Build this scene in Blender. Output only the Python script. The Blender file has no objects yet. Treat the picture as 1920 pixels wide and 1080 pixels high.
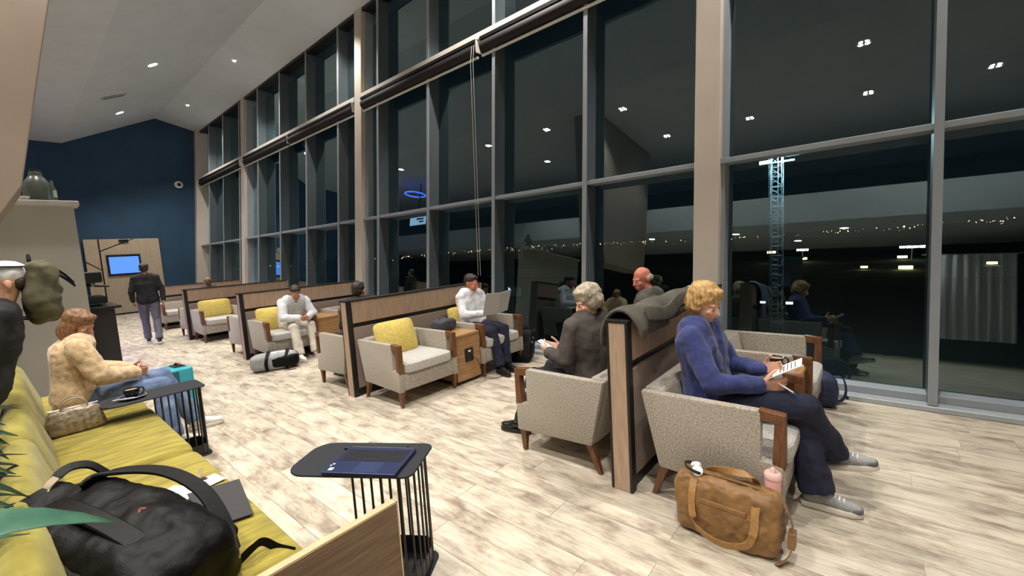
import bpy, bmesh, math, random
from mathutils import Vector, Matrix, Euler
random.seed(7)
SC = bpy.context.scene
COL = SC.collection
PI = math.pi

# ------------------------------------------------------------------ camera
cam_d = bpy.data.cameras.new('camera'); cam = bpy.data.objects.new('camera', cam_d); COL.objects.link(cam)
RX = Vector((0.64297351, -0.11365364, 0.75740868))
RY = Vector((-0.76346579, -0.01651676, 0.64563703))
RZ = Vector((-0.06086906, -0.99338313, -0.0973905))
cam.matrix_world = Matrix(((RX[0], -RX[1], -RX[2], 0), (RY[0], -RY[1], -RY[2], 0), (RZ[0], -RZ[1], -RZ[2], 1.6), (0, 0, 0, 1)))
cam_d.sensor_width = 36; cam_d.lens = 15.0; cam_d.clip_start = 0.05; cam_d.clip_end = 4000
SC.camera = cam

# ------------------------------------------------------------------ world, exposure
w = bpy.data.worlds.new('night_sky'); SC.world = w; w.use_nodes = True
bg = w.node_tree.nodes['Background']; bg.inputs[0].default_value = (0.18, 0.32, 0.42, 1); bg.inputs[1].default_value = 0.02
SC.view_settings.view_transform = 'Standard'; SC.view_settings.look = 'None'
SC.view_settings.exposure = 0.14; SC.view_settings.gamma = 1.0
LAMP_W = 430.0                 # ceiling downlights, watts each
LAMP_COL = (1.0, 0.955, 0.89)

# ------------------------------------------------------------------ materials
def lin(c):
    return tuple(((v/255/12.92) if v/255 <= 0.04045 else ((v/255+0.055)/1.055)**2.4) for v in c)
MATS = {}
def mat(name, rgb, rough=0.6, metal=0.0, var=0.0, scale=20.0, bump=0.0, bscale=200.0, stretch=None, sheen=0.0, emit=None, estr=0.0, spec=0.5, rgb2=None, detail=4.0):
    m = bpy.data.materials.new(name); m.use_nodes = True; MATS[name] = m
    nt = m.node_tree; b = nt.nodes['Principled BSDF']; L = nt.links
    c = (*lin(rgb), 1); b.inputs['Base Color'].default_value = c
    b.inputs['Roughness'].default_value = rough; b.inputs['Metallic'].default_value = metal
    b.inputs['Specular IOR Level'].default_value = spec
    if sheen: b.inputs['Sheen Weight'].default_value = sheen
    if var or bump or rgb2:
        tc = nt.nodes.new('ShaderNodeTexCoord'); mp = nt.nodes.new('ShaderNodeMapping')
        L.new(tc.outputs['Object'], mp.inputs['Vector'])
        if stretch: mp.inputs['Scale'].default_value = stretch
    if var or rgb2:
        n = nt.nodes.new('ShaderNodeTexNoise'); n.inputs['Scale'].default_value = scale; n.inputs['Detail'].default_value = detail
        L.new(mp.outputs[0], n.inputs['Vector'])
        r = nt.nodes.new('ShaderNodeValToRGB'); L.new(n.outputs[0], r.inputs[0])
        c1 = rgb2 if rgb2 else tuple(v*(1-var) for v in rgb)
        c2 = rgb if rgb2 else tuple(min(255, v*(1+var)) for v in rgb)
        r.color_ramp.elements[0].position = 0.33; r.color_ramp.elements[1].position = 0.67
        r.color_ramp.elements[0].color = (*lin(c1), 1); r.color_ramp.elements[1].color = (*lin(c2), 1)
        L.new(r.outputs[0], b.inputs['Base Color'])
    if bump:
        n2 = nt.nodes.new('ShaderNodeTexNoise'); n2.inputs['Scale'].default_value = bscale; n2.inputs['Detail'].default_value = 3
        L.new(mp.outputs[0], n2.inputs['Vector'])
        bp = nt.nodes.new('ShaderNodeBump'); bp.inputs['Strength'].default_value = bump; bp.inputs['Distance'].default_value = 0.004
        L.new(n2.outputs[0], bp.inputs['Height']); L.new(bp.outputs[0], b.inputs['Normal'])
    if emit:
        b.inputs['Emission Color'].default_value = (*lin(emit), 1); b.inputs['Emission Strength'].default_value = estr
    return m
mat('ceiling_paint', (208, 212, 218), 0.85, var=0.015, scale=2)
mat('blue_paint', (36, 68, 94), 0.7, var=0.06, scale=1.5)
mat('beige_paint', (146, 131, 116), 0.8, var=0.02, scale=2)
mat('grey_panel', (178, 176, 170), 0.7, var=0.02, scale=2)
mat('fascia_paint', (200, 204, 206), 0.7)
mat('dark_wall', (48, 44, 42), 0.8, var=0.1, scale=3)
mat('mullion_paint', (152, 158, 164), 0.45, metal=0.0, var=0.02, scale=3)
mat('mullion_body', (84, 90, 95), 0.5, var=0.02, scale=3)
mat('pale_wood', (182, 164, 140), 0.6, var=0.05, scale=8, stretch=(6, 6, 0.6))
mat('panel_fabric', (146, 130, 120), 0.9, var=0.05, scale=150, bump=0.3, bscale=400)
mat('column_paint', (205, 193, 180), 0.55, var=0.015, scale=3)
mat('beam_paint', (215, 207, 196), 0.5, var=0.02, scale=4)
mat('sill_metal', (172, 178, 182), 0.4, metal=0.15)
mat('blind_fabric', (30, 24, 24), 0.7, var=0.15, scale=40, stretch=(1, 6, 1))
mat('blind_bar', (225, 222, 215), 0.4)
mat('cord_white', (190, 190, 185), 0.6)
mat('chair_fabric', (158, 149, 136), 0.95, var=0.17, scale=105,  bump=0.5, bscale=420, sheen=0.2, detail=8)
mat('cushion_fabric', (182, 178, 172), 0.95, var=0.13, scale=105,  bump=0.5, bscale=420, sheen=0.2, detail=8)
mat('walnut', (118, 76, 42), 0.42, rgb2=(84, 50, 27), scale=14, stretch=(9, 9, 0.8), bump=0.1, bscale=80)
mat('divider_wood', (170, 144, 122), 0.55, var=0.07, scale=10, stretch=(6, 6, 0.6), bump=0.1, bscale=60)
mat('oak', (178, 138, 92), 0.5, rgb2=(140, 102, 64), scale=9, stretch=(0.7, 7, 9), bump=0.08, bscale=60)
mat('panel_wood', (116, 92, 66), 0.5, rgb2=(88, 68, 47), scale=7, stretch=(0.8, 9, 9), bump=0.08, bscale=60)
mat('wood_edge', (196, 168, 130), 0.5, var=0.05, scale=20)
mat('black_edge', (22, 21, 21), 0.5)
mat('black_metal', (20, 21, 24), 0.42, spec=0.5)
mat('table_black', (38, 40, 45), 0.6, spec=0.3)
mat('velvet', (166, 150, 52), 0.85, rgb2=(126, 112, 28), scale=5.0, stretch=(1, 5, 1), bump=0.35, bscale=300, sheen=0.2, detail=7)
mat('velvet_back', (160, 148, 62), 0.85, rgb2=(128, 117, 38), scale=4.0, stretch=(3, 1, 1), bump=0.3, bscale=300, sheen=0.15, detail=7)
mat('yellow_fabric', (216, 192, 104), 0.9, var=0.06, scale=30, bump=0.3, bscale=400)
mat('black_nylon', (7, 6, 6), 0.5, var=0.2, scale=14, bump=0.3, bscale=160, spec=0.18)
mat('black_nylon_grey', (20, 19, 19), 0.6, var=0.1, scale=30, bump=0.3, bscale=300, spec=0.25)
mat('white_paper', (232, 230, 226), 0.8)
mat('ink', (70, 70, 75), 0.8)
mat('folder_card', (55, 53, 54), 0.75, var=0.04, scale=30)
mat('laptop_blue', (48, 58, 92), 0.4, metal=0.5)
mat('laptop_dark', (24, 26, 34), 0.5)
mat('trackpad_blue', (58, 70, 106), 0.35, metal=0.4)
mat('sticker_white', (225, 228, 232), 0.5)
mat('navy_ceramic', (22, 26, 46), 0.2)
mat('coffee', (206, 172, 120), 0.5, rgb2=(168, 118, 66), scale=30)
mat('steel', (180, 182, 186), 0.25, metal=0.9)
mat('rubber', (60, 60, 62), 0.8)
mat('tan_nylon', (142, 104, 57), 0.58, rgb2=(110, 78, 40), scale=9, bump=0.25, bscale=60, sheen=0.1)
mat('tan_webbing', (158, 118, 68), 0.6, var=0.08, scale=60)
mat('pink_plastic', (232, 176, 172), 0.4)
mat('pink_light', (238, 196, 190), 0.35)
mat('white_plastic', (228, 228, 226), 0.4)
mat('handbag_gold', (170, 156, 134), 0.35, rgb2=(120, 104, 84), scale=38, metal=0.35, bump=0.6, bscale=90)
mat('leather_handle', (176, 158, 130), 0.5)
mat('brown_leather', (134, 82, 52), 0.45, var=0.15, scale=14, bump=0.4, bscale=40)
mat('teal_plastic', (52, 158, 172), 0.35)
mat('teal_dark', (32, 92, 106), 0.4)
mat('duffel_grey', (150, 150, 152), 0.7, var=0.06, scale=30, bump=0.3, bscale=200)
mat('duffel_light', (186, 188, 192), 0.6, var=0.05, scale=30)
mat('navy_canvas', (40, 48, 78), 0.7, var=0.1, scale=30)
mat('olive_canvas', (96, 92, 68), 0.85, rgb2=(64, 62, 46), scale=9)
mat('olive_coat', (78, 74, 64), 0.85, var=0.12, scale=8, bump=0.3, bscale=50)
mat('lightblue_cotton', (138, 158, 186), 0.85, var=0.08, scale=8)
mat('skin', (222, 168, 140), 0.55, var=0.03, scale=12)
mat('skin_red', (206, 128, 104), 0.55, var=0.04, scale=12)
mat('skin_tan', (184, 128, 98), 0.55, var=0.03, scale=12)
mat('emblem_red', (120, 40, 36), 0.6)
mat('lip', (168, 92, 84), 0.5)
mat('eye_white', (225, 222, 218), 0.3)
mat('eye_dark', (40, 32, 28), 0.3)
mat('hair_blond', (216, 180, 116), 0.55, rgb2=(158, 114, 62), scale=24, stretch=(3, 3, 0.6), bump=0.5, bscale=120)
mat('hair_grey', (196, 184, 164), 0.6, rgb2=(146, 134, 116), scale=24, stretch=(3, 3, 0.6), bump=0.5, bscale=120)
mat('hair_brown', (150, 110, 74), 0.55, rgb2=(104, 72, 46), scale=24, stretch=(3, 3, 0.6), bump=0.5, bscale=120)
mat('hair_dark', (48, 38, 32), 0.55, var=0.2, scale=24, bump=0.5, bscale=120)
mat('blue_knit', (48, 58, 112), 0.9, var=0.1, scale=40, bump=0.4, bscale=260, sheen=0.2)
mat('navy_trouser', (26, 29, 52), 0.85, var=0.12, scale=20, bump=0.2, bscale=300)
mat('dark_jacket', (72, 66, 62), 0.85, var=0.1, scale=10, bump=0.3, bscale=200)
mat('black_cloth', (30, 30, 33), 0.85, var=0.15, scale=10)
mat('charcoal_cloth', (62, 62, 70), 0.85, var=0.12, scale=12)
mat('grey_trouser', (104, 104, 112), 0.85, var=0.1, scale=12)
mat('white_shirt', (222, 222, 226), 0.8, var=0.03, scale=10)
mat('cream_cloth', (214, 204, 190), 0.85, var=0.05, scale=10, bump=0.3, bscale=120)
mat('tan_fleece', (206, 176, 136), 0.95, var=0.08, scale=30, bump=0.7, bscale=110, sheen=0.4)
mat('jeans', (116, 134, 164), 0.85, rgb2=(86, 104, 138), scale=8, bump=0.3, bscale=300)
mat('sneaker_grey', (150, 150, 150), 0.7, var=0.06, scale=60, bump=0.4, bscale=300)
mat('sneaker_dark', (96, 96, 98), 0.7, var=0.06, scale=60)
mat('sneaker_sole', (214, 206, 192), 0.6)
mat('sneaker_white', (226, 224, 220), 0.6)
mat('black_leather', (24, 24, 26), 0.25)
mat('leaf_green', (34, 62, 34), 0.5, rgb2=(20, 42, 24), scale=12)
mat('leaf_pale', (70, 112, 84), 0.45, rgb2=(42, 84, 70), scale=10)
mat('planter_grey', (70, 70, 70), 0.7)
mat('jar_green', (78, 84, 76), 0.3, var=0.1, scale=12)
mat('bar_dark', (36, 35, 38), 0.5, var=0.1, scale=4)
mat('ground_dark', (54, 58, 50), 0.95, rgb2=(34, 38, 34), scale=0.05)
mat('asphalt', (60, 62, 66), 0.9, var=0.08, scale=0.2)
mat('mast_steel', (150, 165, 170), 0.5, metal=0.3)
mat('vent_dark', (70, 68, 66), 0.7)
mat('hut_grey', (120, 128, 132), 0.8)

def emis(name, rgb, s):
    m = bpy.data.materials.new(name); m.use_nodes = True; nt = m.node_tree
    for n in list(nt.nodes):
        if n.type != 'OUTPUT_MATERIAL': nt.nodes.remove(n)
    e = nt.nodes.new('ShaderNodeEmission'); e.inputs[0].default_value = (*lin(rgb), 1); e.inputs[1].default_value = s
    nt.links.new(e.outputs[0], nt.nodes['Material Output'].inputs[0]); MATS[name] = m
emis('lamp_glow', (255, 246, 230), 45.0)
emis('flood_glow', (190, 240, 255), 60.0)
emis('screen_blue', (96, 150, 255), 1.1)
emis('screen_white', (170, 205, 235), 2.2)
emis('ring_blue', (70, 110, 255), 5.0)
emis('led_purple', (150, 120, 255), 15.0)
emis('city_warm', (255, 226, 170), 5.0)
emis('apron_warm', (255, 236, 150), 9.0)
emis('apron_cool', (225, 250, 235), 9.0)

# glass: clear pane, mirror share by Fresnel (two faces of a double pane)
gm = bpy.data.materials.new('window_glass'); gm.use_nodes = True; MATS['window_glass'] = gm
nt = gm.node_tree
for n in list(nt.nodes):
    if n.type != 'OUTPUT_MATERIAL': nt.nodes.remove(n)
fr = nt.nodes.new('ShaderNodeFresnel'); fr.inputs[0].default_value = 1.5
mu = nt.nodes.new('ShaderNodeMath'); mu.operation = 'MULTIPLY'; mu.use_clamp = True; mu.inputs[1].default_value = 3.6
tr = nt.nodes.new('ShaderNodeBsdfTransparent'); tr.inputs[0].default_value = (0.72, 0.8, 0.8, 1)
gl = nt.nodes.new('ShaderNodeBsdfGlossy'); gl.inputs['Roughness'].default_value = 0.0; gl.inputs[0].default_value = (0.74, 0.95, 1.0, 1)
mx = nt.nodes.new('ShaderNodeMixShader')
nt.links.new(fr.outputs[0], mu.inputs[0]); nt.links.new(mu.outputs[0], mx.inputs[0])
nt.links.new(tr.outputs[0], mx.inputs[1]); nt.links.new(gl.outputs[0], mx.inputs[2])
nt.links.new(mx.outputs[0], nt.nodes['Material Output'].inputs[0])

# floor planks: pale wood print, each plank its own tone and grain
fm = bpy.data.materials.new('plank_print'); fm.use_nodes = True; MATS['plank_print'] = fm
nt = fm.node_tree; L = nt.links; b = nt.nodes['Principled BSDF']
geo = nt.nodes.new('ShaderNodeNewGeometry'); oi = nt.nodes.new('ShaderNodeObjectInfo')
at = nt.nodes.new('ShaderNodeAttribute'); at.attribute_name = 'tone'
ad = nt.nodes.new('ShaderNodeMath'); ad.operation = 'ADD'; L.new(oi.outputs['Random'], ad.inputs[0]); L.new(at.outputs['Fac'], ad.inputs[1])
frc = nt.nodes.new('ShaderNodeMath'); frc.operation = 'FRACT'; L.new(ad.outputs[0], frc.inputs[0])
sc1 = nt.nodes.new('ShaderNodeMath'); sc1.operation = 'MULTIPLY'; sc1.inputs[1].default_value = 37.0; L.new(frc.outputs[0], sc1.inputs[0])
va = nt.nodes.new('ShaderNodeVectorMath'); va.operation = 'ADD'; L.new(geo.outputs['Position'], va.inputs[0]); L.new(sc1.outputs[0], va.inputs[1])
mp = nt.nodes.new('ShaderNodeMapping'); mp.inputs['Scale'].default_value = (4.6, 1.5, 1.0); L.new(va.outputs[0], mp.inputs['Vector'])
n1 = nt.nodes.new('ShaderNodeTexNoise'); n1.inputs['Scale'].default_value = 2.0; n1.inputs['Detail'].default_value = 9; n1.inputs['Roughness'].default_value = 0.66
n1.inputs['Distortion'].default_value = 0.25; L.new(mp.outputs[0], n1.inputs['Vector'])
mp2 = nt.nodes.new('ShaderNodeMapping'); mp2.inputs['Scale'].default_value = (3.2, 1.3, 1.0); L.new(va.outputs[0], mp2.inputs['Vector'])
n2 = nt.nodes.new('ShaderNodeTexNoise'); n2.inputs['Scale'].default_value = 1.6; n2.inputs['Detail'].default_value = 5; L.new(mp2.outputs[0], n2.inputs['Vector'])
r1 = nt.nodes.new('ShaderNodeValToRGB'); L.new(n1.outputs[0], r1.inputs[0])
els = r1.color_ramp.elements
els[0].position = 0.28; els[0].color = (*lin((124, 110, 96)), 1)
els[1].position = 0.72; els[1].color = (*lin((222, 212, 195)), 1)
e2 = els.new(0.41); e2.color = (*lin((174, 160, 142)), 1)
e3 = els.new(0.52); e3.color = (*lin((206, 194, 174)), 1)
r2 = nt.nodes.new('ShaderNodeMapRange'); r2.inputs[1].default_value = 0.3; r2.inputs[2].default_value = 0.7; r2.inputs[3].default_value = 0.82; r2.inputs[4].default_value = 1.05
L.new(n2.outputs[0], r2.inputs[0])
r3 = nt.nodes.new('ShaderNodeMapRange'); r3.inputs[3].default_value = 0.9; r3.inputs[4].default_value = 1.05; L.new(frc.outputs[0], r3.inputs[0])
mm = nt.nodes.new('ShaderNodeMath'); mm.operation = 'MULTIPLY'; L.new(r2.outputs[0], mm.inputs[0]); L.new(r3.outputs[0], mm.inputs[1])
vm = nt.nodes.new('ShaderNodeVectorMath'); vm.operation = 'SCALE'; L.new(r1.outputs[0], vm.inputs[0]); L.new(mm.outputs[0], vm.inputs['Scale'])
mp3 = nt.nodes.new('ShaderNodeMapping'); mp3.inputs['Scale'].default_value = (38, 2.6, 1.0); L.new(va.outputs[0], mp3.inputs['Vector'])
n3 = nt.nodes.new('ShaderNodeTexNoise'); n3.inputs['Scale'].default_value = 1.5; n3.inputs['Detail'].default_value = 6; L.new(mp3.outputs[0], n3.inputs['Vector'])
r4 = nt.nodes.new('ShaderNodeMapRange'); r4.inputs[1].default_value = 0.3; r4.inputs[2].default_value = 0.6; r4.inputs[3].default_value = 0.8; r4.inputs[4].default_value = 1.03; L.new(n3.outputs[0], r4.inputs[0])
vm2 = nt.nodes.new('ShaderNodeVectorMath'); vm2.operation = 'SCALE'; L.new(vm.outputs[0], vm2.inputs[0]); L.new(r4.outputs[0], vm2.inputs['Scale'])
L.new(vm2.outputs[0], b.inputs['Base Color']); b.inputs['Roughness'].default_value = 0.5; b.inputs['Specular IOR Level'].default_value = 0.35
bp = nt.nodes.new('ShaderNodeBump'); bp.inputs['Strength'].default_value = 0.08; L.new(n1.outputs[0], bp.inputs['Height']); L.new(bp.outputs[0], b.inputs['Normal'])

# ------------------------------------------------------------------ mesh helpers
class MB:
    def __init__(s): s.v = []; s.f = []
    def add(s, vs, fs, M=None):
        o = len(s.v)
        s.v += [tuple(M @ Vector(p)) if M else tuple(p) for p in vs]
        s.f += [tuple(i+o for i in f) for f in fs]; return s
    def box(s, x0, x1, y0, y1, z0, z1, M=None):
        vs = [(x0,y0,z0),(x1,y0,z0),(x1,y1,z0),(x0,y1,z0),(x0,y0,z1),(x1,y0,z1),(x1,y1,z1),(x0,y1,z1)]
        return s.add(vs, [(3,2,1,0),(4,5,6,7),(0,1,5,4),(1,2,6,5),(2,3,7,6),(3,0,4,7)], M)
    def prism(s, poly, axis, a, b, M=None):
        n = len(poly)
        def P(p, t):
            return (t, p[0], p[1]) if axis == 'x' else ((p[0], t, p[1]) if axis == 'y' else (p[0], p[1], t))
        vs = [P(p, a) for p in poly] + [P(p, b) for p in poly]
        fs = [tuple(range(n-1, -1, -1)), tuple(range(n, 2*n))] + [(i, (i+1) % n, n+(i+1) % n, n+i) for i in range(n)]
        return s.add(vs, fs, M)
    def tube(s, pts, r, n=8, r1=None, cap=True, flat=1.0):
        pts = [Vector(p) for p in pts]; m = len(pts); vs = []; fs = []
        up = Vector((0, 0, 1)); prev = None
        for i, p in enumerate(pts):
            d = (pts[min(i+1, m-1)] - pts[max(i-1, 0)])
            d = d.normalized() if d.length > 1e-9 else Vector((0, 0, 1))
            if prev is None:
                a = d.cross(up)
                if a.length < 1e-3: a = d.cross(Vector((1, 0, 0)))
            else:
                a = prev - d*prev.dot(d)
                if a.length < 1e-4: a = d.cross(up)
            a.normalize(); prev = a; c = d.cross(a)
            rr = r if r1 is None else r + (r1-r)*i/(m-1)
            for k in range(n):
                t = 2*PI*k/n; vs.append(p + a*rr*math.cos(t) + c*rr*flat*math.sin(t))
        for i in range(m-1):
            for k in range(n):
                fs.append((i*n+k, i*n+(k+1) % n, (i+1)*n+(k+1) % n, (i+1)*n+k))
        if cap: fs.append(tuple(range(n-1, -1, -1))); fs.append(tuple(range((m-1)*n, m*n)))
        return s.add(vs, fs)
    def lathe(s, prof, n=24, M=None):
        vs = []; fs = []; m = len(prof)
        for (r, z) in prof:
            for k in range(n): t = 2*PI*k/n; vs.append((r*math.cos(t), r*math.sin(t), z))
        for i in range(m-1):
            for k in range(n): fs.append((i*n+k, i*n+(k+1) % n, (i+1)*n+(k+1) % n, (i+1)*n+k))
        fs.append(tuple(range(n-1, -1, -1))); fs.append(tuple(range((m-1)*n, m*n)))
        return s.add(vs, fs, M)
    def sell(s, c, r, e1=0.4, e2=0.4, nu=28, nv=16, M=None, fn=None):
        def sp(t, e): return math.copysign(abs(t)**e, t)
        vs = []; fs = []
        for j in range(nv+1):
            ph = -PI/2 + PI*j/nv
            for i in range(nu):
                th = 2*PI*i/nu
                p = Vector((r[0]*sp(math.cos(ph), e1)*sp(math.cos(th), e2), r[1]*sp(math.cos(ph), e1)*sp(math.sin(th), e2), r[2]*sp(math.sin(ph), e1)))
                if fn: p = fn(p)
                vs.append(p + Vector(c))
        for j in range(nv):
            for i in range(nu): fs.append((j*nu+i, j*nu+(i+1) % nu, (j+1)*nu+(i+1) % nu, (j+1)*nu+i))
        return s.add(vs, fs, M)
    def strip(s, pts, wvec, w, th=0.002):
        # flat band along a path, wvec the width direction, real thickness
        pts = [Vector(p) for p in pts]; n = len(pts); vs = []; fs = []
        for i, p in enumerate(pts):
            d = (pts[min(i+1, n-1)] - pts[max(i-1, 0)]).normalized()
            wv = Vector(wvec[i] if isinstance(wvec, list) else wvec); wv = (wv - d*wv.dot(d)).normalized(); nn = d.cross(wv)
            vs += [p-wv*w/2-nn*th/2, p+wv*w/2-nn*th/2, p+wv*w/2+nn*th/2, p-wv*w/2+nn*th/2]
        for i in range(n-1):
            for k in range(4): fs.append((i*4+k, i*4+(k+1) % 4, i*4+4+(k+1) % 4, i*4+4+k))
        fs += [(3,2,1,0), tuple((n-1)*4+k for k in range(4))]
        return s.add(vs, fs)
    def build(s, name, material, parent=None, smooth=False, bevel=0.0, seg=2, loc=None, weld=False):
        me = bpy.data.meshes.new(name); me.from_pydata(s.v, [], s.f)
        bm = bmesh.new(); bm.from_mesh(me)
        if weld: bmesh.ops.remove_doubles(bm, verts=bm.verts, dist=1e-5)
        bmesh.ops.recalc_face_normals(bm, faces=bm.faces)
        if bevel:
            es = [e for e in bm.edges if len(e.link_faces) == 2 and e.calc_face_angle(0) > 0.6]
            bmesh.ops.bevel(bm, geom=es, offset=bevel, segments=seg, profile=0.5, affect='EDGES', clamp_overlap=True)
        bm.to_mesh(me); bm.free()
        if smooth: smooth_mesh(me)
        me.materials.append(MATS[material])
        o = bpy.data.objects.new(name, me); COL.objects.link(o)
        if parent: o.parent = parent
        if loc: o.location = loc
        return o
def smooth_mesh(me, ang=0.7):
    me.polygons.foreach_set('use_smooth', [True]*len(me.polygons))
    try: me.set_sharp_from_angle(angle=ang)
    except Exception: pass
def tag(o, label=None, cat=None, group=None, kind=None):
    if label: o['label'] = label
    if cat: o['category'] = cat
    if group: o['group'] = group
    if kind: o['kind'] = kind
    return o
def thing(name, label, cat, loc=(0,0,0), rz=0, group=None):
    o = bpy.data.objects.new(name, None); COL.objects.link(o); o.empty_display_size = 0.1
    o.location = loc; o.rotation_euler = (0, 0, rz); return tag(o, label, cat, group)
def copy_tree(o, parent=None):
    c = o.copy(); COL.objects.link(c); c.parent = parent
    for ch in o.children: copy_tree(ch, c)
    return c
def struct(o): o['kind'] = 'structure'; return o
def arc(c, a, b, t0, t1, n=12):
    c, a, b = Vector(c), Vector(a), Vector(b)
    return [c + a*math.cos(t0+(t1-t0)*i/n) + b*math.sin(t0+(t1-t0)*i/n) for i in range(n+1)]
def bez(p, n=14):
    # smooth path through control points (Catmull-Rom)
    p = [Vector(q) for q in p]; out = []
    q = [p[0]*2-p[1]] + p + [p[-1]*2-p[-2]]
    for i in range(1, len(q)-2):
        for k in range(n):
            t = k/n
            out.append(0.5*((2*q[i]) + (q[i+1]-q[i-1])*t + (2*q[i-1]-5*q[i]+4*q[i+1]-q[i+2])*t*t + (3*q[i]-q[i-1]-3*q[i+1]+q[i+2])*t**3))
    out.append(p[-1]); return out

# soft union of capsules and ellipsoids -> one continuous smooth surface
_ico = bmesh.new(); bmesh.ops.create_icosphere(_ico, subdivisions=2, radius=1.0)
ICO_V = [v.co.copy() for v in _ico.verts]; ICO_F = [tuple(v.index for v in f.verts) for f in _ico.faces]; _ico.free()
NOISE_TEX = {}
def noise_tex(sz):
    if sz not in NOISE_TEX:
        t = bpy.data.textures.new('fold', 'CLOUDS'); t.noise_scale = sz; t.noise_depth = 1; NOISE_TEX[sz] = t
    return NOISE_TEX[sz]
def capsule_mesh(mb, p0, r0, p1, r1, n=12):
    p0, p1 = Vector(p0), Vector(p1); d = p1-p0
    if d.length < 1e-6:
        mb.add([v*r0+p0 for v in ICO_V], ICO_F); return
    u = d.normalized(); pts = []; rs = []
    for k in range(0, 5):
        t = PI/2*(1-k/4); pts.append(p0 - u*r0*math.sin(t)); rs.append(max(r0*math.cos(t), r0*0.02))
    for k in range(0, 5):
        t = PI/2*k/4; pts.append(p1 + u*r1*math.sin(t)); rs.append(max(r1*math.cos(t), r1*0.02))
    a = u.orthogonal().normalized(); c = u.cross(a); vs = []; fs = []
    for p, r in zip(pts, rs):
        for k in range(n): th = 2*PI*k/n; vs.append(p + a*r*math.cos(th) + c*r*math.sin(th))
    m = len(pts)
    for i in range(m-1):
        for k in range(n): fs.append((i*n+k, i*n+(k+1) % n, (i+1)*n+(k+1) % n, (i+1)*n+k))
    fs.append(tuple(range(n-1, -1, -1))); fs.append(tuple(range((m-1)*n, m*n)))
    mb.add(vs, fs)
def blob(name, caps, ells, material, parent, voxel=0.01, smooth=4, fold=0.0, fsize=0.08, extra=None, fold2=0.0, fsize2=0.035):
    mb = MB()
    for c in caps: capsule_mesh(mb, *c)
    for (c, r, M) in ells:
        mb.add([(M @ Vector((v[0]*r[0], v[1]*r[1], v[2]*r[2])) if M else Vector((v[0]*r[0], v[1]*r[1], v[2]*r[2]))) + Vector(c) for v in ICO_V], ICO_F)
    if extra: mb.add(extra.v, extra.f)
    o = mb.build(name, material)
    m = o.modifiers.new('r', 'REMESH'); m.mode = 'VOXEL'; m.voxel_size = voxel; m.use_smooth_shade = True
    if smooth:
        s = o.modifiers.new('s', 'SMOOTH'); s.iterations = smooth; s.factor = 0.5
    if fold:
        d = o.modifiers.new('d', 'DISPLACE'); d.texture = noise_tex(fsize); d.strength = fold; d.mid_level = 0.5; d.texture_coords = 'LOCAL'
    if fold2:
        d = o.modifiers.new('e', 'DISPLACE'); d.texture = noise_tex(fsize2); d.strength = fold2; d.mid_level = 0.5; d.texture_coords = 'LOCAL'
    dg = bpy.context.evaluated_depsgraph_get(); me = bpy.data.meshes.new_from_object(o.evaluated_get(dg))
    o.modifiers.clear(); old = o.data; o.data = me; bpy.data.meshes.remove(old); me.name = name
    me.polygons.foreach_set('use_smooth', [True]*len(me.polygons))
    if not me.materials: me.materials.append(MATS[material])
    if parent: o.parent = parent
    return o

# ------------------------------------------------------------------ room shell
def FX(z): return 4.88 + 0.1*z          # the window front leans outwards
YE = 20.84                              # end wall
ZF, XL, ZRIDGE, XRIDGE, ZTOP = 5.95, 1.67, 7.22, 4.26, 6.95
floor = struct(MB().box(-7, 5.2, -4, YE+0.1, -0.12, -0.004).build('floor', 'plank_print'))
PW, PL = 0.185, 1.25
pm = MB().box(0.001, PW-0.001, 0.001, PL-0.001, -0.006, 0.0)
plank0 = pm.build('plank', 'plank_print', floor, bevel=0.0008, seg=1)
cells = []
rp = random.Random(3)
for i in range(64):
    x = 4.86 - PW*(i+1); off = rp.random()*PL
    for j in range(-4, 18):
        y = j*PL + off
        if y + PL > YE: continue
        cx, cy = x+PW/2, y+PL/2
        dcam = Vector((cx, cy, -1.6)); depth = RX[2]*cx + RY[2]*cy + RZ[2]*-1.6
        u = 960+800*(RX[0]*cx+RY[0]*cy+RZ[0]*-1.6)/depth if depth > 0.2 else -999
        v = 540+800*(RX[1]*cx+RY[1]*cy+RZ[1]*-1.6)/depth if depth > 0.2 else 9999
        vis = depth > 0.2 and -60 < u < 1980 and v < 1150 and cx > 0.55
        cells.append((0 if vis else 1, dcam.length, x, y))
cells.sort()
rest = MB(); tones = []
for k, (h, d, x, y) in enumerate(cells):
    if k == 0: plank0.location = (x, y, 0)
    elif k < 300:
        c = plank0.copy(); COL.objects.link(c); c.parent = floor; c.location = (x, y, 0)
    else:
        rest.box(x+0.001, x+PW-0.001, y+0.001, y+PL-0.001, -0.006, 0.0); tones.append(rp.random())
ro = rest.build('plank_field', 'plank_print', floor); ro['kind'] = 'stuff'
ta = ro.data.attributes.new('tone', 'FLOAT', 'FACE')
# faces keep their order: six to a plank
ta.data.foreach_set('value', [tones[min(i//6, len(tones)-1)] for i in range(len(ro.data.polygons))])

prof = [(-7, ZF), (XL, ZF), (XRIDGE, ZRIDGE), (FX(ZTOP)+0.45, ZTOP-0.14), (FX(ZTOP)+0.45, ZTOP+0.6), (-7, ZTOP+0.6)]
struct(MB().prism(prof, 'y', -4, YE+0.1).build('ceiling', 'ceiling_paint'))
struct(MB().box(-7, 6.2, YE, YE+0.2, -0.1, 7.6).build('wall_end', 'blue_paint'))
struct(MB().box(-7.2, -7, -4, YE+0.2, -0.1, 7.6).build('wall_back', 'dark_wall'))
struct(MB().box(-7, 6.2, -4.2, -4, -0.1, 7.6).build('wall_near', 'grey_panel'))
# low ceiling and fascia of the bar zone behind the sofa
struct(MB().box(-7, -2.6, -4, YE, 3.35, 4.1).build('wall_mezzanine', 'fascia_paint', bevel=0.01))
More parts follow.
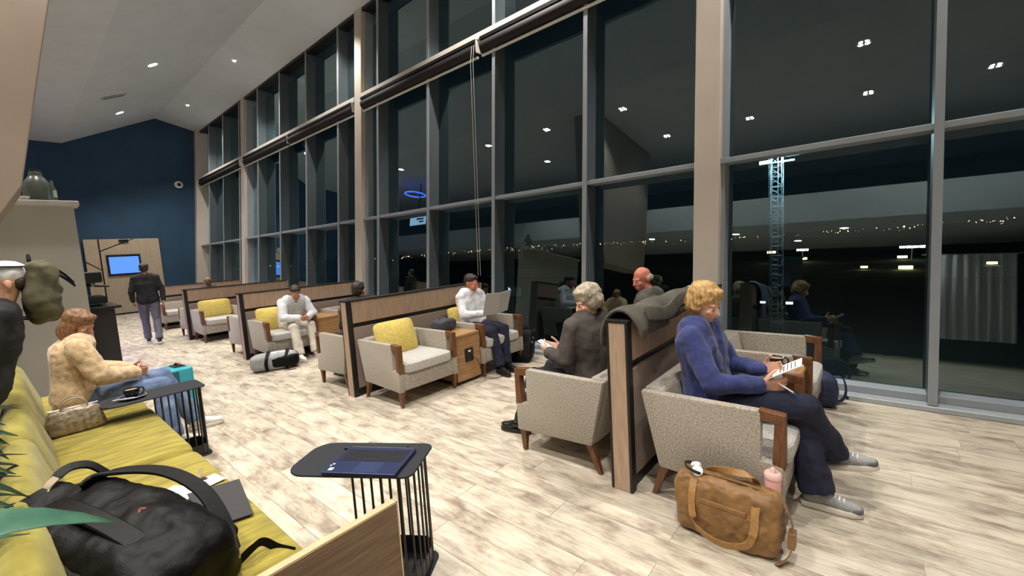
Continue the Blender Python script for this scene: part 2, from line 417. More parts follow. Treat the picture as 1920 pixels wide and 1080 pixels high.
# beige raked bulkhead on the left
struct(MB().prism([(0.93, 6.0), (0.17, 2.37), (-0.02, 2.05), (-2.6, 2.05), (-2.6, 6.0)], 'y', 5.6, 6.3).build('wall_bulkhead', 'beige_paint', bevel=0.01))
# partition with capped top, far left
pt = struct(MB().box(-2.5, 0.66, 8.0, 8.14, 0, 2.46).build('wall_partition', 'grey_panel'))
MB().box(-2.5, 0.71, 7.92, 8.2, 2.46, 2.53).build('cap', 'grey_panel', pt, bevel=0.012)

# --- window front
GD = 0.25
tn = [0]
def trim(poly, y0, y1, m, bevel=0.004):
    tn[0] += 1
    return struct(MB().prism(poly, 'y', y0, y1).build('trim_%d' % tn[0], m, bevel=bevel, seg=1))
mull_y = [-3.7, -2.04, -0.40, 1.30, 2.98, 4.645, 6.285, 7.925, 9.575, 11.22, 12.86, 14.5, 16.12, 17.76, 19.4]
def raked(z0, z1, x_in, x_out): return [(FX(z0)+x_in, z0), (FX(z0)+x_out, z0), (FX(z1)+x_out, z1), (FX(z1)+x_in, z1)]
for y in mull_y:
    if abs(y-1.30) < 0.01: continue
    c = trim(raked(0.05, 7.0, 0.012, GD), y-0.03, y+0.03, 'mullion_body')
    MB().prism(raked(0.05, 7.0, 0.0, 0.0125), 'y', y-0.031, y+0.031).build('cover_strip', 'mullion_paint', c)
for (y0, y1) in ((1.29, 1.555), (8.52, 8.80), (15.62, 15.90)):
    c = trim(raked(0.0, 7.1, -0.02, GD), y0, y1, 'column_paint', 0.008)
    MB().prism(raked(0.05, 7.0, 0.07, GD+0.01), 'y', y0-0.035, y0).build('edge_profile', 'mullion_paint', c)
trim(raked(0.0, 7.1, -0.12, GD+0.05), YE-0.26, YE, 'column_paint', 0.008)
ends = [-4.0, 1.29, 1.555, 8.52, 8.80, 15.62, 15.90, YE-0.26]
bays = [(ends[i], ends[i+1]) for i in range(0, 8, 2)]
edges_all = []
for (a, b_) in bays:
    # beam with head profile, transom and sill, one per structural bay
    trim(raked(4.97, 5.08, -0.03, GD), a, b_, 'beam_paint', 0.006)
    trim(raked(2.355, 2.41, 0.02, GD), a, b_, 'mullion_paint')
    s = trim(raked(0.0, 0.045, -0.02, GD+0.02), a, b_, 'sill_metal', 0.004)
    MB().prism(raked(0.045, 0.11, 0.10, GD+0.02), 'y', a, b_).build('glazing_bead', 'mullion_paint', s, bevel=0.004, seg=1)
    trim(raked(6.84, 6.97, 0.0, GD), a, b_, 'black_edge', 0.004)
    ys = [a] + [y for y in mull_y if a+0.1 < y < b_-0.1] + [b_]
    edges_all += [(ys[i], ys[i+1]) for i in range(len(ys)-1)]
for k, (a, b_) in enumerate(edges_all):
    wn = bpy.data.objects.new('window_%d' % (k+1), None); COL.objects.link(wn); struct(wn); wn.location = (FX(0)+GD, (a+b_)/2, 0)
    for (z0, z1) in ((0.05, 2.36), (2.40, 4.98), (5.07, 6.9)):
        # one sheet: its room side carries both reflections of the double pane
        hw = (b_-a)/2; me = bpy.data.meshes.new('pane')
        me.from_pydata([(0.1*z0, -hw, z0), (0.1*z0, hw, z0), (0.1*z1, hw, z1), (0.1*z1, -hw, z1)], [], [(3, 2, 1, 0)])
        me.materials.append(MATS['window_glass']); g = bpy.data.objects.new('pane', me); COL.objects.link(g); g.parent = wn

# ------------------------------------------------------------------ ceiling downlights
def ceil_z(x):
    if x < XL: return ZF, 0.0
    if x < XRIDGE: return ZF + (x-XL)*(ZRIDGE-ZF)/(XRIDGE-XL), math.atan2(ZRIDGE-ZF, XRIDGE-XL)
    return ZRIDGE + (x-XRIDGE)*(ZTOP-ZRIDGE)/(FX(ZTOP)-XRIDGE), math.atan2(ZTOP-ZRIDGE, FX(ZTOP)-XRIDGE)
def downlight(x, y, label, group=None, z=None, power=1.0, four=False):
    if z is None: z, tilt = ceil_z(x)
    else: tilt = 0.0
    t = thing('downlight', label, 'downlight', (x, y, z), 0, group)
    t.rotation_euler = (0, -tilt, 0)
    MB().lathe([(0.105, -0.002), (0.105, -0.014), (0.14, -0.014), (0.15, -0.002), (0.15, 0.003), (0.105, 0.003)], 24).build('trim_ring', 'white_plastic', t, smooth=True)
    if four:
        for sx in (-1, 1):
            for sy in (-1, 1):
                MB().lathe([(0.032, -0.006), (0.036, -0.001)], 12, Matrix.Translation((sx*0.05, sy*0.05, -0.004))).build('lamp', 'lamp_glow', t)
    else:
        MB().lathe([(0.06, -0.012), (0.09, -0.008), (0.10, -0.001)], 20).build('lamp', 'lamp_glow', t)
    ld = bpy.data.lights.new('downlight_beam', 'SPOT'); ld.energy = LAMP_W*power; ld.color = LAMP_COL
    ld.spot_size = math.radians(104); ld.spot_blend = 0.7; ld.shadow_soft_size = 0.07
    lo = bpy.data.objects.new('beam', ld); COL.objects.link(lo); lo.parent = t; lo.location = (0, 0, -0.06)
    lo.rotation_euler = (0, tilt, 0)
    return t
downlight(4.72, 18.2, 'bright ceiling downlight near the blue wall, on the window side of the ridge')
downlight(4.72, 13.5, 'bright ceiling downlight on the window side of the ridge, nearer the tall glass')
downlight(4.78, 9.2, 'ceiling downlight cut by the top of the picture above the windows')
downlight(2.86, 18.2, 'bright ceiling downlight below the dark slot, nearest the blue wall on the left slope')
downlight(2.86, 13.5, 'bright ceiling downlight on the left slope, farther from the blue wall')
for y in (4.5, -0.3):
    downlight(4.78, y, 'recessed ceiling downlight over the armchairs, above the picture', 'downlights above the picture', power=1.7)
for y in (0.2, 2.6, 5.0, 7.4, 9.75, 12.2, 14.6):
    downlight(0.66, y, 'recessed four lamp downlight in the flat ceiling over the sofa, seen mirrored in glass', 'downlights over the sofa', four=True)
for y in (-1.75, 0.15, 2.5, 4.65, 8.9):
    downlight(-1.5, y, 'recessed four lamp downlight over the bar zone, seen mirrored in the glass', 'downlights over the bar zone', four=True, power=0.7)
for (x, y) in ((-3.6, 0.6), (-3.6, 3.2), (-3.6, 5.8), (-5.2, -1.2), (-5.2, 1.8), (-5.2, 4.6)):
    downlight(x, y, 'recessed downlight in the low ceiling of the bar zone, seen mirrored in glass', 'downlights in the low ceiling', z=3.345, power=0.22)

# slot vent, sensor
z, tl = ceil_z(2.4)
v = thing('ceiling_vent', 'dark slotted vent in the white ceiling slope above a downlight', 'vent', (2.42, 15.9, z-0.004)); v.rotation_euler = (0, -tl, 0.2)
MB().box(-0.28, 0.28, -0.12, 0.12, -0.008, 0.006).build('frame', 'ceiling_paint', v, bevel=0.003, seg=1)
for k in range(3): MB().box(-0.26, 0.26, -0.09+k*0.07, -0.05+k*0.07, -0.011, -0.006).build('slot', 'vent_dark', v)
c = thing('dome_camera', 'small white round security camera with dark lens on blue wall', 'camera', (4.72, YE-0.002, 4.78)); c.rotation_euler = (PI/2, 0, 0)
MB().lathe([(0.14, 0.0), (0.14, 0.05), (0.12, 0.075), (0.07, 0.085)], 24).build('housing', 'white_plastic', c, smooth=True)
MB().lathe([(0.07, 0.07), (0.065, 0.1), (0.03, 0.12), (0.005, 0.125)], 20).build('lens', 'black_metal', c, smooth=True)

# ------------------------------------------------------------------ roller blinds
def blind(y0, y1, label, cord):
    ym = (y0+y1)/2; h = (y1-y0)/2 - 0.03; zc = 4.83
    t = thing('roller_blind', label, 'roller blind', (FX(zc), ym, 0))
    MB().tube([(0.02, -h, zc), (0.02, h, zc)], 0.10, 16).build('fabric_roll', 'blind_fabric', t, smooth=True)
    MB().box(-0.06, 0.10, -h, h, zc+0.09, zc+0.14).build('head_profile', 'black_edge', t)
    MB().tube([(-0.01, -h, 4.695), (-0.01, h, 4.695)], 0.022, 10).build('bottom_bar', 'blind_bar', t, smooth=True)
    for s in (-1, 1): MB().box(-0.05, 0.09, s*h-0.012, s*h+0.012, 4.76, 4.96).build('bracket', 'blind_bar', t, bevel=0.006)
    if cord:
        for d in (0.0, 0.055): MB().tube([(-0.09-0.02*d, -h+0.05-d, 4.86), (-0.14, -h+0.05-d, 4.6), (-0.30, -h+0.05-d, 1.15)], 0.0045, 6).build('cord', 'cord_white', t)
blind(1.57, 4.92, 'dark rolled blind above the tall windows, right of the hanging cords', False)
blind(4.96, 8.50, 'dark rolled blind with two long pull cords, left of the white bracket', True)
blind(8.83, 12.2, 'dark rolled blind between the two columns, nearer half', False)
blind(12.24, 15.6, 'dark rolled blind between the two columns, half beside the far column', False)
blind(15.93, 20.5, 'dark rolled blind in the last window bay beside the blue wall', False)
blind(-2.0, 1.27, 'dark rolled blind above the picture, right of the wide near column', False)

# ------------------------------------------------------------------ end wall panel with screen
t = thing('screen_panel', 'pale wood wall panel with diagonal grooves and lit blue screen', 'wall panel', (2.85, YE-0.03, 0))
W0, W1, ZT = -1.05, 1.0, 2.72
MB().box(W0, W1, -0.02, 0.02, 0.05, ZT).build('backing', 'black_edge', t)
def pb(poly): MB().prism(poly, 'y', -0.07, -0.015).build('board', 'pale_wood', t, bevel=0.004, seg=1)
pb([(W0, 0.05), (W0+0.36, 0.05), (W0+0.36, 1.62), (W0, 1.92)])
pb([(W0, 1.96), (W0+0.36, 1.66), (W0+0.36, ZT), (W0, ZT)])
pb([(W0+0.40, 2.32), (W0+1.3, ZT), (W0+0.40, ZT)])
pb([(W0+0.40, 0.05), (W1, 0.05), (W1, ZT), (W0+1.36, ZT), (W0+0.40, 2.28)])
MB().box(W0+0.92, W0+1.18, -0.12, -0.07, ZT-0.12, ZT-0.02).build('projector_unit', 'black_metal', t, bevel=0.01)
s = MB().box(W0+0.52, W0+1.45, -0.11, -0.07, 1.4, 2.16).build('screen_frame', 'black_metal', t, bevel=0.008)
MB().box(W0+0.58, W0+1.39, -0.114, -0.111, 1.48, 2.08).build('display', 'screen_blue', s)

# ------------------------------------------------------------------ dividers, armchairs, box tables
def divider(y, label):
    t = thing('divider_screen', label, 'divider', (2.38, y, 0), 0, 'seating dividers')
    Ld = 2.12
    MB().box(0, 0.06, -0.055, 0.055, 0.0, 1.09).build('end_post', 'divider_wood', t, bevel=0.003, seg=1)
    for s in (-1, 1): MB().box(0.0, 0.06, s*0.055-(0.016 if s < 0 else 0), s*0.055+(0.016 if s > 0 else 0), 0.0, 1.09).build('edge_strip', 'black_edge', t)
    MB().box(0.06, Ld, -0.062, 0.062, 0.84, 1.09).build('upper_board', 'divider_wood', t, bevel=0.003, seg=1)
    MB().box(0.06, Ld, -0.04, 0.04, 0.79, 0.84).build('shadow_gap', 'black_edge', t)
    MB().box(0.06, Ld, -0.065, 0.065, 0.09, 0.79).build('fabric_panel', 'panel_fabric', t, bevel=0.008)
    MB().box(0.06, Ld, -0.05, 0.05, 0.0, 0.09).build('plinth', 'black_edge', t)
    MB().box(-0.004, Ld+0.004, -0.073, 0.073, 1.09, 1.105).build('cap', 'black_edge', t)
    MB().box(Ld, Ld+0.03, -0.071, 0.071, 0.0, 1.09).build('end_board', 'divider_wood', t)
    return t
DY = [1.205, 4.53, 7.93, 11.32, 14.68]
for y, lb in zip(DY, ('wood divider screen nearest the camera, with olive coat over its top', 'wood divider screen behind the armchair with large yellow cushion',
                      'wood divider screen by the grey duffel bag', 'wood divider screen with dark slot, beside the far yellow cushion', 'farthest wood divider screen near the blue wall')):
    divider(y, lb)

def armchair(label):
    t = thing('armchair', label, 'armchair', (0, 0, 0), 0, 'grey tweed lounge armchairs')
    side = [(0.38, 0.665), (0.275, 0.2), (-0.38, 0.17), (-0.38, 0.385), (-0.275, 0.40), (-0.275, 0.665)]
    for s in (-1, 1):
        x0, x1 = (s*0.40, s*0.335) if s > 0 else (-0.40, -0.335)
        MB().prism(side, 'x', min(x0, x1), max(x0, x1)).build('side_panel', 'chair_fabric', t, bevel=0.012, smooth=True)
        a = MB(); xa, xb = min(x0, x1)+0.004, max(x0, x1)-0.004
        a.prism([(-0.262, 0.615), (-0.385, 0.605), (-0.385, 0.66), (-0.262, 0.672)], 'x', xa, xb)
        a.prism([(-0.325, 0.37), (-0.385, 0.37), (-0.385, 0.61), (-0.335, 0.61)], 'x', xa, xb)
        a.build('arm_frame', 'walnut', t, bevel=0.005, smooth=True)
        lg = MB()
        q0 = [(s*0.385, -0.37), (s*0.335, -0.37), (s*0.335, -0.31), (s*0.385, -0.31)]
        q1 = [(s*0.375, -0.355), (s*0.345, -0.355), (s*0.345, -0.325), (s*0.375, -0.325)]
        lg.add([(*p, 0.19) for p in q0] + [(*p, 0.0) for p in q1], [(0,1,2,3),(7,6,5,4),(0,4,5,1),(1,5,6,2),(2,6,7,3),(3,7,4,0)])
        lg.build('leg', 'walnut', t, bevel=0.003)
        lg = MB()
        q0 = [(s*0.385, 0.21), (s*0.335, 0.21), (s*0.335, 0.27), (s*0.385, 0.27)]
        q1 = [(s*0.375, 0.305), (s*0.345, 0.305), (s*0.345, 0.335), (s*0.375, 0.335)]
        lg.add([(*p, 0.22) for p in q0] + [(*p, 0.0) for p in q1], [(0,1,2,3),(7,6,5,4),(0,4,5,1),(1,5,6,2),(2,6,7,3),(3,7,4,0)])
        lg.build('leg', 'walnut', t, bevel=0.003)
    MB().prism([(0.385, 0.67), (0.28, 0.2), (0.17, 0.2), (0.25, 0.67)], 'x', -0.335, 0.335).build('backrest', 'chair_fabric', t, bevel=0.02, smooth=True)
    MB().box(-0.335, 0.335, -0.375, 0.26, 0.18, 0.355).build('seat_base', 'chair_fabric', t, bevel=0.012, smooth=True)
    MB().sell((0, -0.07, 0.41), (0.332, 0.335, 0.066), 0.35, 0.22, 44, 12).build('seat_cushion', 'cushion_fabric', t, smooth=True)
    return t
XA, XB = 2.84, 4.06
chair0 = None
def chair(x, y, face, label):
    global chair0
    if chair0 is None: chair0 = armchair(label); o = chair0
    else: o = copy_tree(chair0)
    o['label'] = label
    o.location = (x, y, 0); o.rotation_euler = (0, 0, 0 if face < 0 else PI); return o
N_, F_ = -0.495, 0.525
chair(XA, DY[0]+N_, -1, 'grey armchair with seated woman in blue, beside the tan bag')
chair(XA, DY[0]+F_, 1, 'grey armchair with gray haired sitter, just beyond the nearest divider')
chair(XB, DY[0]+N_, -1, 'empty grey armchair by the window, behind the coffee cup')
chair(XB, DY[0]+F_, 1, 'grey armchair by the window in which the bald man sits')
chair(XA, DY[1]+N_, -1, 'empty grey armchair with the large yellow cushion, facing the camera')
chair(XB, DY[1]+N_, -1, 'grey armchair in which the reader in a white shirt sits')
chair(XA, DY[1]+F_, 1, 'grey armchair just beyond the second divider, seen from its side')
chair(XA, DY[2]+N_, -1, 'grey armchair with the cream dressed sitter behind the grey duffel')
chair(XB, DY[2]+N_, -1, 'grey armchair by the window, beyond the cream dressed sitter')
chair(XA, DY[2]+F_, 1, 'grey armchair just beyond the third divider, left of the duffel')
chair(XA, DY[3]+N_, -1, 'far grey armchair with yellow cushion in front of the slotted divider')
chair(XB, DY[3]+N_, -1, 'far grey armchair by the window, with brown bag beside it')
chair(XA, DY[3]+F_, 1, 'far grey armchair beyond the slotted divider, leg showing at left')
chair(XA, DY[4]+N_, -1, 'farthest grey armchair in front of the last divider')

def box_table(y, face, label, outlet=False):
    t = thing('box_table', label, 'side table', (3.45, y, 0), 0 if face < 0 else PI, 'wooden box tables between armchairs')
    MB().box(-0.195, 0.195, -0.345, 0.33, 0.045, 0.565).build('body', 'oak', t, bevel=0.004)
    MB().box(-0.2, 0.2, -0.35, 0.335, 0.568, 0.60).build('top', 'oak', t, bevel=0.004)
    MB().box(-0.175, 0.175, -0.31, 0.31, 0.0, 0.045).build('plinth', 'black_edge', t)
    if outlet:
        p = MB().box(-0.06, 0.075, -0.356, -0.345, 0.26, 0.42).build('outlet_plate', 'black_metal', t, bevel=0.004)
        MB().box(-0.01, 0.03, -0.359, -0.355, 0.375, 0.395).build('indicator', 'white_plastic', p)
        for dx in (-0.03, 0.035):
            MB().lathe([(0.022, 0), (0.022, 0.004), (0.016, 0.004), (0.015, 0.001)], 16, Matrix.Translation((dx, -0.356, 0.315)) @ Matrix.Rotation(PI/2, 4, 'X')).build('socket', 'black_edge', p)
        cb = thing('charging_cable', 'thin black charging cable hanging from the outlet to the floor', 'cable', (3.45, y, 0))
        MB().tube(bez([(0.035, -0.362, 0.315), (0.09, -0.40, 0.26), (0.12, -0.42, 0.14), (0.16, -0.45, 0.03), (0.26, -0.52, 0.006), (0.36, -0.55, 0.006)]), 0.004, 6).build('cord', 'black_edge', cb, smooth=True)
    return t
box_table(DY[0]+N_, -1, 'wooden box table carrying the coffee cup, beyond the woman in blue')
box_table(DY[0]+F_, 1, 'wooden box table hidden between the two sitters beyond the nearest divider')
box_table(DY[1]+N_, -1, 'wooden box table with black power outlet between two armchairs', True)
box_table(DY[2]+N_, -1, 'wooden box table beyond the cream dressed sitter')
box_table(DY[3]+N_, -1, 'far wooden box table near the slotted divider')

# ------------------------------------------------------------------ sofa
so = thing('sofa', 'long chartreuse velvet sofa with wooden end panel', 'sofa', (0.3, 3.75, 0))
MB().box(-0.34, 0.28, -2.32, 2.3, 0.06, 0.27).build('base', 'velvet', so, bevel=0.015)
MB().box(-0.30, 0.24, -2.3, 2.28, 0.0, 0.06).build('plinth', 'black_edge', so)
for (a, b_) in ((-2.325, -0.455), (-0.445, 0.905), (0.915, 2.3)):
    MB().sell(((0.35-0.28)/2, (a+b_)/2, 0.352), (0.315, (b_-a)/2, 0.102), 0.22, 0.10, 72, 20).build('seat_cushion', 'velvet', so, smooth=True)
    m = MB(); pr = [(-0.22, 0.42), (-0.27, 0.60), (-0.305, 0.74), (-0.335, 0.785), (-0.39, 0.79), (-0.43, 0.75), (-0.435, 0.6), (-0.42, 0.3), (-0.25, 0.3)]
    m.prism(pr, 'y', a+0.004, b_-0.004); m.build('back_cushion', 'velvet_back', so, bevel=0.03, seg=4, smooth=True)
ep = MB().box(-0.55, 0.565, -2.36, -2.332, 0.0, 0.642).build('end_panel', 'panel_wood', so, bevel=0.001, seg=1)
MB().box(-0.55, 0.567, -2.361, -2.331, 0.642, 0.65).build('edge_band', 'wood_edge', ep)
MB().box(0.565, 0.571, -2.361, -2.331, 0.0, 0.65).build('edge_band', 'wood_edge', ep)

# ------------------------------------------------------------------ C shaped rod tables
def rounded(x0, x1, y0, y1, rl, rr, n=8):
    p = []
    for (cx, cy, r, a0) in ((x1-rr, y1-rr, rr, 0), (x0+rl, y1-rl, rl, PI/2), (x0+rl, y0+rl, rl, PI), (x1-rr, y0+rr, rr, 1.5*PI)):
        for k in range(n+1): t = a0 + PI/2*k/n; p.append((cx+r*math.cos(t), cy+r*math.sin(t)))
    return p
def rod_table(label, loc, rz):
    t = thing('rod_table', label, 'side table', loc, rz, 'black rod side tables')
    MB().prism(rounded(-0.32, 0.32, -0.165, 0.165, 0.10, 0.05), 'z', 0.588, 0.60).build('table_top', 'table_black', t, bevel=0.003, seg=1)
    path = [(0.02+0.046*i, -0.135) for i in range(6)] + [(0.283, -0.112), (0.295, -0.07), (0.298, -0.023), (0.298, 0.023), (0.295, 0.07), (0.283, 0.112)] + [(0.25-0.046*i, 0.135) for i in range(6)]
    for (x, y) in path: MB().tube([(x, y, 0.01), (x, y, 0.59)], 0.0058, 8).build('rod', 'black_metal', t, smooth=True)
    b_ = MB()
    for i in range(len(path)-1):
        p, q = path[i], path[i+1]; b_.strip([(p[0], p[1], 0.05), (q[0], q[1], 0.05)], (0, 0, 1), 0.10, 0.004)
    b_.build('base_band', 'black_metal', t)
    MB().prism(rounded(0.0, 0.315, -0.15, 0.15, 0.02, 0.05), 'z', 0.0, 0.012).build('base_plate', 'black_metal', t, bevel=0.003, seg=1)
    return t
rod_table('black rod side table carrying the open laptop', (1.03, 1.925, 0), math.radians(-58))
rod_table('black rod side table at the sofa carrying a cup and saucer', (0.65, 4.42, 0), 0.0)

# laptop
lp = thing('laptop', 'dark blue laptop with keyboard showing, lying on the rod table', 'laptop', (1.025, 1.835, 0.601), math.radians(-60))
MB().box(-0.182, 0.182, -0.124, 0.124, 0.0, 0.007).build('folded_screen', 'laptop_dark', lp, bevel=0.003)
dk = MB().box(-0.182, 0.182, -0.124, 0.124, 0.008, 0.018).build('deck', 'laptop_blue', lp, bevel=0.003)
MB().box(-0.165, 0.165, -0.012, 0.098, 0.018, 0.0185).build('keyboard_tray', 'laptop_dark', dk)
for r_ in range(6):
    n = 14; kw = 0.322/n
    for k in range(n):
        if r_ == 0 and 4 <= k <= 8:
            if k > 4: continue
            MB().box(-0.161+k*kw+0.0012, -0.161+(k+5)*kw-0.0012, -0.010, 0.005, 0.0185, 0.0198).build('key', 'laptop_dark', dk); continue
        MB().box(-0.161+k*kw+0.0012, -0.161+(k+1)*kw-0.0012, -0.010+r_*0.018, 0.005+r_*0.018, 0.0185, 0.0198).build('key', 'laptop_dark', dk)
MB().box(-0.035, 0.085, -0.112, -0.022, 0.018, 0.0184).build('trackpad', 'trackpad_blue', dk)
MB().box(-0.160, -0.138, -0.105, -0.083, 0.018, 0.0185).build('sticker', 'sticker_white', dk)
for k in range(2): MB().box(-0.172+k*0.006, -0.166+k*0.010, -0.068+k*0.014, -0.058+k*0.014, 0.018, 0.0185).build('sticker', 'sticker_white', dk)
MB().tube([(-0.17, 0.126, 0.012), (0.17, 0.126, 0.012)], 0.008, 8).build('hinge', 'laptop_dark', lp, smooth=True)
tb = thing('tablet', 'slim closed grey tablet lying behind the laptop', 'tablet', (1.135, 1.93, 0.601), math.radians(-59))
MB().box(-0.19, 0.15, -0.016, 0.022, 0.0, 0.012).build('body', 'table_black', tb, bevel=0.003)
MB().box(-0.188, 0.148, -0.0168, -0.0160, 0.009, 0.012).build('rim', 'steel', tb)

# ------------------------------------------------------------------ cups
def cup(label, loc, rz=0, r=0.052, h=0.07):
    t = thing('coffee_cup', label, 'cup', loc, rz)
    MB().lathe([(0.028, 0.0), (0.034, 0.004), (r*0.9, h*0.5), (r, h), (r-0.004, h), (r*0.86, h*0.55), (r*0.8, h*0.5)], 28).build('bowl', 'navy_ceramic', t, smooth=True)
    MB().lathe([(0.001, h-0.012), (r-0.005, h-0.012), (r-0.005, h-0.010), (0.001, h-0.009)], 24).build('latte', 'coffee', t)
    MB().tube(arc((r+0.008, 0, h*0.55), (0.022, 0, 0), (0, 0, 0.024), -PI*0.6, PI*0.6, 10), 0.005, 8).build('handle', 'navy_ceramic', t, smooth=True)
    return t
def saucer(label, loc, spoon=True):
    t = thing('saucer', label, 'saucer', loc)
    MB().lathe([(0.045, 0.0), (0.05, 0.003), (0.085, 0.016), (0.086, 0.018), (0.05, 0.007), (0.03, 0.006)], 32).build('dish', 'navy_ceramic', t, smooth=True)
    MB().tube(arc((0, 0, 0.0172), (0.0855, 0, 0), (0, 0.0855, 0), 0, 2*PI, 40), 0.0013, 6).build('rim', 'sticker_white', t)
    if spoon:
        s_ = thing('teaspoon', 'steel teaspoon resting on the saucer at the sofa table', 'spoon', loc)
        MB().tube([(-0.09, -0.03, 0.021), (0.02, -0.062, 0.016)], 0.0022, 6).build('stem', 'steel', s_)
        MB().sell((-0.10, -0.027, 0.022), (0.02, 0.013, 0.004), 1, 1, 14, 8).build('bowl', 'steel', s_, smooth=True)
    return t
saucer('navy saucer with pale rim on the sofa side table', (0.52, 4.40, 0.601))
cup('navy cup of coffee on the saucer at the sofa side table', (0.52, 4.40, 0.608), 0.3)
saucer('navy saucer on the box table by the window armchair', (3.55, 0.535, 0.601), False)
cup('dark navy cup of milky coffee on the box table', (3.55, 0.535, 0.608), -1.2)

# ------------------------------------------------------------------ black backpack on the sofa
bp_ = thing('backpack', 'large black backpack with padded straps lying on the sofa', 'backpack', (0.21, 2.07, 0.455))
bp_.rotation_euler = (math.radians(10), math.radians(-10), math.radians(20))
def bagfn(p):
    k = 1 - 0.18*max(0, p.y/0.36)**2
    return Vector((p.x*k, p.y, p.z*(1-0.12*(p.y/0.36))))
bd = MB().sell((-0.03, 0.02, 0.155), (0.175, 0.40, 0.155), 0.5, 0.36, 56, 28, fn=bagfn)
blob('body', [], [], 'black_nylon', bp_, 0.009, 3, 0.026, 0.11, extra=bd, fold2=0.008, fsize2=0.04)
fp = MB().sell((-0.14, -0.05, 0.16), (0.11, 0.27, 0.11), 0.55, 0.45, 40, 20)
blob('front_pocket', [], [], 'black_nylon', bp_, 0.010, 3, 0.014, 0.1, extra=fp)
tp = MB().sell((-0.08, 0.37, 0.17), (0.13, 0.085, 0.125), 0.6, 0.6, 30, 16)
blob('top_pocket', [], [], 'black_nylon_grey', bp_, 0.009, 3, 0.02, 0.06, extra=tp, fold2=0.01)
MB().strip(bez([(-0.01, 0.37, 0.265), (0.0, 0.405, 0.305), (0.05, 0.42, 0.315), (0.10, 0.40, 0.295), (0.125, 0.34, 0.245)]), (0.3, 1, 0.4), 0.034, 0.009).build('top_handle', 'black_nylon', bp_, smooth=True)
MB().strip(bez([(-0.05, 0.34, 0.25), (-0.035, 0.39, 0.295), (0.0, 0.395, 0.318)], 8), (0.3, 1, 0.4), 0.03, 0.006).build('luggage_tab', 'leather_handle', bp_, smooth=True)
pth = bez([(0.02, 0.30, 0.282), (0.10, 0.27, 0.30), (0.185, 0.12, 0.29), (0.20, -0.06, 0.26), (0.17, -0.20, 0.20), (0.12, -0.31, 0.12)])
MB().strip(pth, (1, 0, -0.35), 0.062, 0.016).build('shoulder_strap', 'black_nylon_grey', bp_, bevel=0.004, seg=1, smooth=True)
pth = bez([(-0.06, 0.30, 0.285), (-0.07, 0.18, 0.315), (-0.07, 0.0, 0.322), (-0.07, -0.18, 0.30), (-0.06, -0.32, 0.22)])
MB().strip(pth, (1, 0, 0), 0.062, 0.016).build('shoulder_strap', 'black_nylon', bp_, bevel=0.004, seg=1, smooth=True)
MB().strip(bez([(0.13, -0.20, 0.10), (0.20, -0.205, 0.07), (0.225, -0.18, 0.09), (0.23, -0.13, 0.12)]), (0, 0.6, 1), 0.026, 0.003).build('strap_tail', 'black_nylon', bp_, smooth=True)
MB().strip(bez([(0.12, -0.32, 0.06), (0.18, -0.33, 0.075), (0.225, -0.33, 0.06), (0.25, -0.37, 0.02), (0.26, -0.45, 0.022)]), (0.5, 0.2, 1), 0.03, 0.003).build('strap_tail', 'black_nylon', bp_, smooth=True)
MB().box(0.085, 0.115, -0.36, -0.30, 0.115, 0.135).build('buckle', 'steel', bp_, bevel=0.004)
for (x, y, rz_) in ((-0.10, 0.0, 0.3),):
    e_ = MB().prism([(0, 0), (0.007, 0), (0.018, 0.018), (0.011, 0.018)], 'z', 0.312, 0.318, Matrix.Translation((0.0, -0.06, 0))); e_.prism([(0.02, 0.0), (0.028, 0.0), (0.020, 0.018), (0.014, 0.015)], 'z', 0.312, 0.318, Matrix.Translation((0.0, -0.06, 0)))
    e_.build('emblem', 'emblem_red', bp_)
MB().tube(bez([(-0.20, 0.24, 0.20), (-0.24, 0.08, 0.24), (-0.24, -0.1, 0.25), (-0.22, -0.26, 0.22)]), 0.004, 6).build('zip', 'rubber', bp_)

# folder, papers
fo = thing('folder', 'open black card folder lying on the sofa seat edge', 'folder', (0.55, 2.36, 0.462)); 
m = MB(); m.add([(-0.10, 0.22, 0.012), (0.11, 0.155, 0.012), (0.045, -0.235, 0.004), (-0.11, -0.19, 0.004), (-0.10, 0.22, 0.016), (0.11, 0.155, 0.016), (0.045, -0.235, 0.008), (-0.11, -0.19, 0.008)],
      [(3,2,1,0),(4,5,6,7),(0,1,5,4),(1,2,6,5),(2,3,7,6),(3,0,4,7)])
m.build('cover', 'folder_card', fo)
MB().box(-0.09, 0.03, -0.10, 0.17, 0.0, 0.003, Matrix.Rotation(0.1, 4, 'Z')).build('back_cover', 'folder_card', fo)
pp = thing('printed_sheet', 'white printed sheet lying beside the backpack strap on the sofa', 'paper', (0.42, 2.66, 0.458), 0.45)
MB().box(-0.075, 0.075, -0.105, 0.105, 0, 0.002).build('sheet', 'white_paper', pp)
for k in range(7): MB().box(-0.05, 0.02+0.03*((k*7) % 3)/2, -0.07+k*0.018, -0.066+k*0.018, 0.002, 0.0024).build('print_line', 'ink', pp)
pp = thing('blank_sheet', 'white sheet of paper half under the black folder', 'paper', (0.52, 2.66, 0.461), 0.2)
MB().box(-0.10, 0.10, -0.06, 0.06, 0, 0.002).build('sheet', 'white_paper', pp)
rc = thing('crumpled_napkin', 'small crumpled grey brown napkin standing on the papers', 'napkin', (0.50, 2.66, 0.464))
MB().strip(bez([(-0.03, 0.0, 0.0), (-0.01, 0.01, 0.03), (0.02, 0.0, 0.05), (0.04, 0.02, 0.075)], 6), (0.2, 1, 0.2), 0.05, 0.002).build('fold', 'leather_handle', rc, smooth=True)
MB().strip(bez([(0.02, -0.02, 0.0), (0.03, 0.0, 0.02), (0.055, 0.01, 0.022)], 6), (0.2, 1, 0.2), 0.03, 0.002).build('fold', 'rubber', rc, smooth=True)

